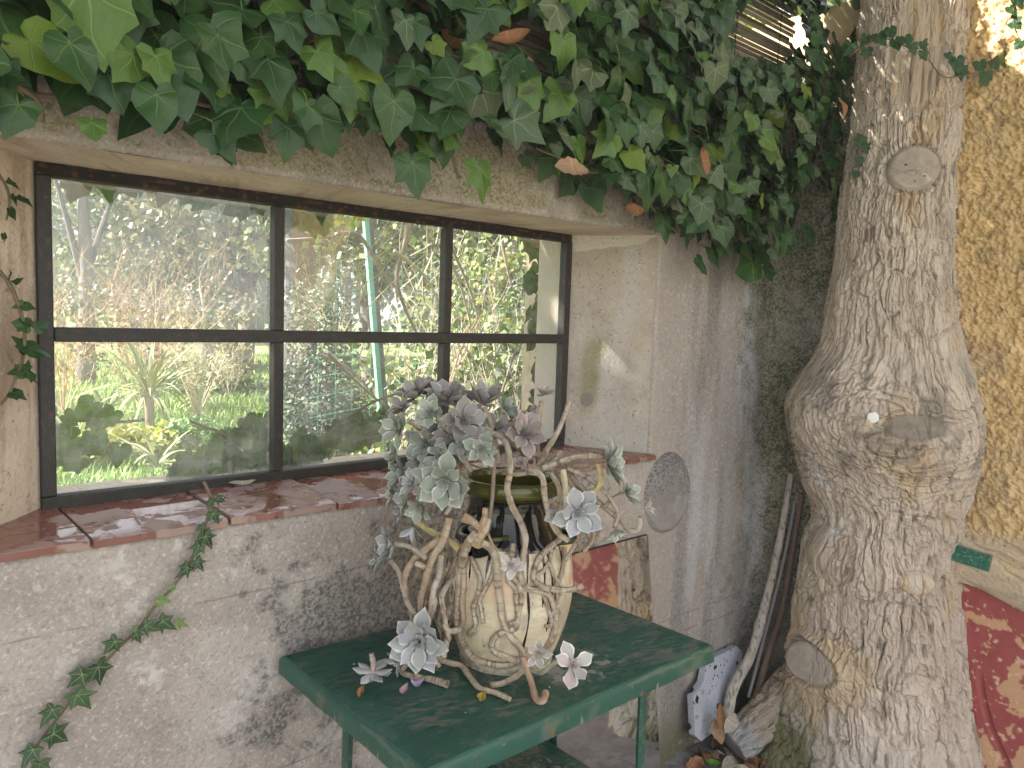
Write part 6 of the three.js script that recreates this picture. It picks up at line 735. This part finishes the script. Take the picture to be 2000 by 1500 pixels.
// outer window surround: ledge, right pier
{
  const pm = std({ map: revealTex, bumpMap: plasterBump, bumpScale: 0.003 }); const t = thing('outer_window_ledge', 'pale cement ledge outside the window, overgrown with ivy', 'ledge', V(1.0, 1.02, -0.45));
  part('ledge', at(rbox(1.75, 0.09, 0.22, 0.01), 0, 0, 0), pm, t);
  const pier = thing('pier', 'cream cement pier with ivy just outside the right panes', 'pillar', V(2.09, 0, -0.62)); part('shaft', at(rbox(0.13, 2.2, 0.2, 0.012), 0, 1.04, 0), pm, pier);
}
// ivy outside: along the ledge, on the pier, hanging over the top
const backIvy = [ivyMat([0.03, 0.08, 0.02], [0.075, 0.14, 0.035], [0.2, 0.28, 0.11], 0.5, 0.9, 21, 0.4), ivyMat([0.075, 0.15, 0.02], [0.11, 0.20, 0.03], [0.2, 0.28, 0.08], 0.5, 0.7, 22, 0.4), ivyMat([0.16, 0.14, 0.06], [0.24, 0.19, 0.09], [0.3, 0.25, 0.14], 0.6, 0.6, 23, 0.4)];
function patch(label, zf, n, area, size, orient, ws, runs) {
  const pts = []; let guard = 0; while (pts.length < n && guard++ < 9000) { const [x, y, w] = area(); if (pts.some((q) => Math.hypot(q[0] - x, q[1] - y) < w)) continue; pts.push([x, y]); }
  const c = zf(pts[0][0], pts[0][1]).clone(), t = thing('ivy', label, 'ivy', c);
  for (const [x, y] of pts) { const p = zf(x, y), s = size * R(0.65, 1.2), ta = R(-1, 1), tip = V(Math.sin(ta), -Math.cos(ta) * orient, R(-0.2, 0.5)).normalize(); const r = rnd(), o = part('leaf', pick(ivyG), backIvy[r < ws[0] ? 0 : r < ws[0] + ws[1] ? 1 : 2], t); frameM(p.sub(c), tip, V(R(-0.6, 0.6), R(-0.1, 0.8), R(0.4, 1)), s).decompose(o.position, o.quaternion, o.scale); }
  for (const r of runs) part('stem', tube(r.map(([x, y]) => zf(x, y).sub(c)), 0.0035, { sides: 6, seg: r.length * 6, col: twigCol([0.08, 0.06, 0.04], [0.2, 0.15, 0.1]) }), twigM, t);
}
reseed(404);
patch('backlit ivy clump outside on the ledge, lower right of the left lower pane', (x, y) => onZ(x, y, R(-0.42, -0.30)), 50, () => { const x = R(345, 540), t = (x - 345) / 195; return [x, R(lerp(900, 815, Math.min(1, t * 1.3)), 935 - 12 * t), 15]; }, 0.042, 0.7, [0.62, 0.35], [[[370, 822], [430, 845], [480, 880], [510, 920]], [[420, 930], [450, 890], [470, 830], [490, 805]]]);
patch('big shaded ivy leaves outside at the left end of the left lower pane', (x, y) => onZ(x, y, R(-0.48, -0.34)), 15, () => { const x = R(85, 250); return [x, R(790, 900), 22]; }, 0.045, 0.8, [0.55, 0.25], [[[90, 840], [150, 822], [230, 824], [280, 820]], [[110, 900], [140, 870], [200, 850]]]);
patch('trailing ivy shoots outside along the middle lower pane', (x, y) => onZ(x, y, R(-0.40, -0.32)), 34, () => { const x = R(560, 770), t = (x - 560) / 210; return [x, R(880 - 70 * t, 905 - 50 * t) - 20 * rnd(), 14]; }, 0.05, 0.5, [0.8, 0.2], [[[570, 920], [610, 880], [660, 830], [720, 790], [770, 770]], [[600, 880], [680, 860], [760, 850]]]);
patch('ivy climbing the cream pier outside the right panes', (x, y) => onZ(x, y, R(-0.52, -0.44)), 70, () => { const x = R(1035, 1108); return [x, R(460, 840), 13]; }, 0.055, 0.9, [0.75, 0.22], [[[1085, 840], [1075, 720], [1085, 600], [1070, 480]]]);
patch('brown and green ivy leaves hanging outside over the top of the left upper pane', (x, y) => onZ(x, y, R(-0.46, -0.34)), 13, () => { const x = R(95, 540), t = (x - 95) / 445; return [x, R(325, 348) + 58 * t, 28]; }, 0.06, 1, [0.35, 0.25], [[[90, 345], [300, 375], [540, 410]]]);
patch('few green ivy leaves hanging outside over the top of the middle upper pane', (x, y) => onZ(x, y, R(-0.44, -0.34)), 8, () => { const x = R(560, 640); return [x, R(395, 425), 20]; }, 0.075, 1, [0.75, 0.25], [[[555, 400], [660, 415]]]);
// grass
{
  const mats = [], cols = []; const b = new THREE.BufferGeometry(); b.setAttribute('position', new THREE.Float32BufferAttribute([-0.5, 0, 0, 0.5, 0, 0, 0.35, 0.55, 0.10, -0.2, 0.55, 0.10, 0.1, 1, 0.42], 3)); b.setIndex([0, 1, 2, 0, 2, 3, 3, 2, 4]); b.computeVertexNormals();
  const N = 60000, im = new THREE.InstancedMesh(b, new THREE.MeshPhysicalMaterial({ color: 0xffffff, roughness: 0.6, transmission: 0.3, thickness: 0, side: THREE.DoubleSide }), N), m = new THREE.Matrix4(), c = new THREE.Color();
  for (let k = 0; k < N; k++) { const a = R(0.12, 0.90), d = 3.2 + 24 * Math.pow(rnd(), 1.5), p = V(Math.sin(a) * d, GY, CAM.z - Math.cos(a) * d), n = fbm(p.x * 0.8, p.z * 0.8, 3), h = R(0.06, 0.16) * (0.6 + n); m.compose(p, new THREE.Quaternion().setFromEuler(new THREE.Euler(R(-0.3, 0.5), R(0, 6.28), 0, 'YXZ')), V(0.012 + d * 0.0008, h, h)); im.setMatrixAt(k, m); const q = rnd(); c.setRGB(lerp(0.16, 0.32, q * n * 1.6), lerp(0.30, 0.42, q), 0.07); im.setColorAt(k, c); }
  im.name = 'grass'; im.userData = { kind: 'stuff', label: 'bright sunlit grass growing across the garden lawn', category: 'grass' }; im.castShadow = im.receiveShadow = true; scene.add(im);
}




scene.fog = new THREE.FogExp2(new THREE.Color().setRGB(0.9, 0.93, 0.95), 0.004);
renderer.render(scene, camera);
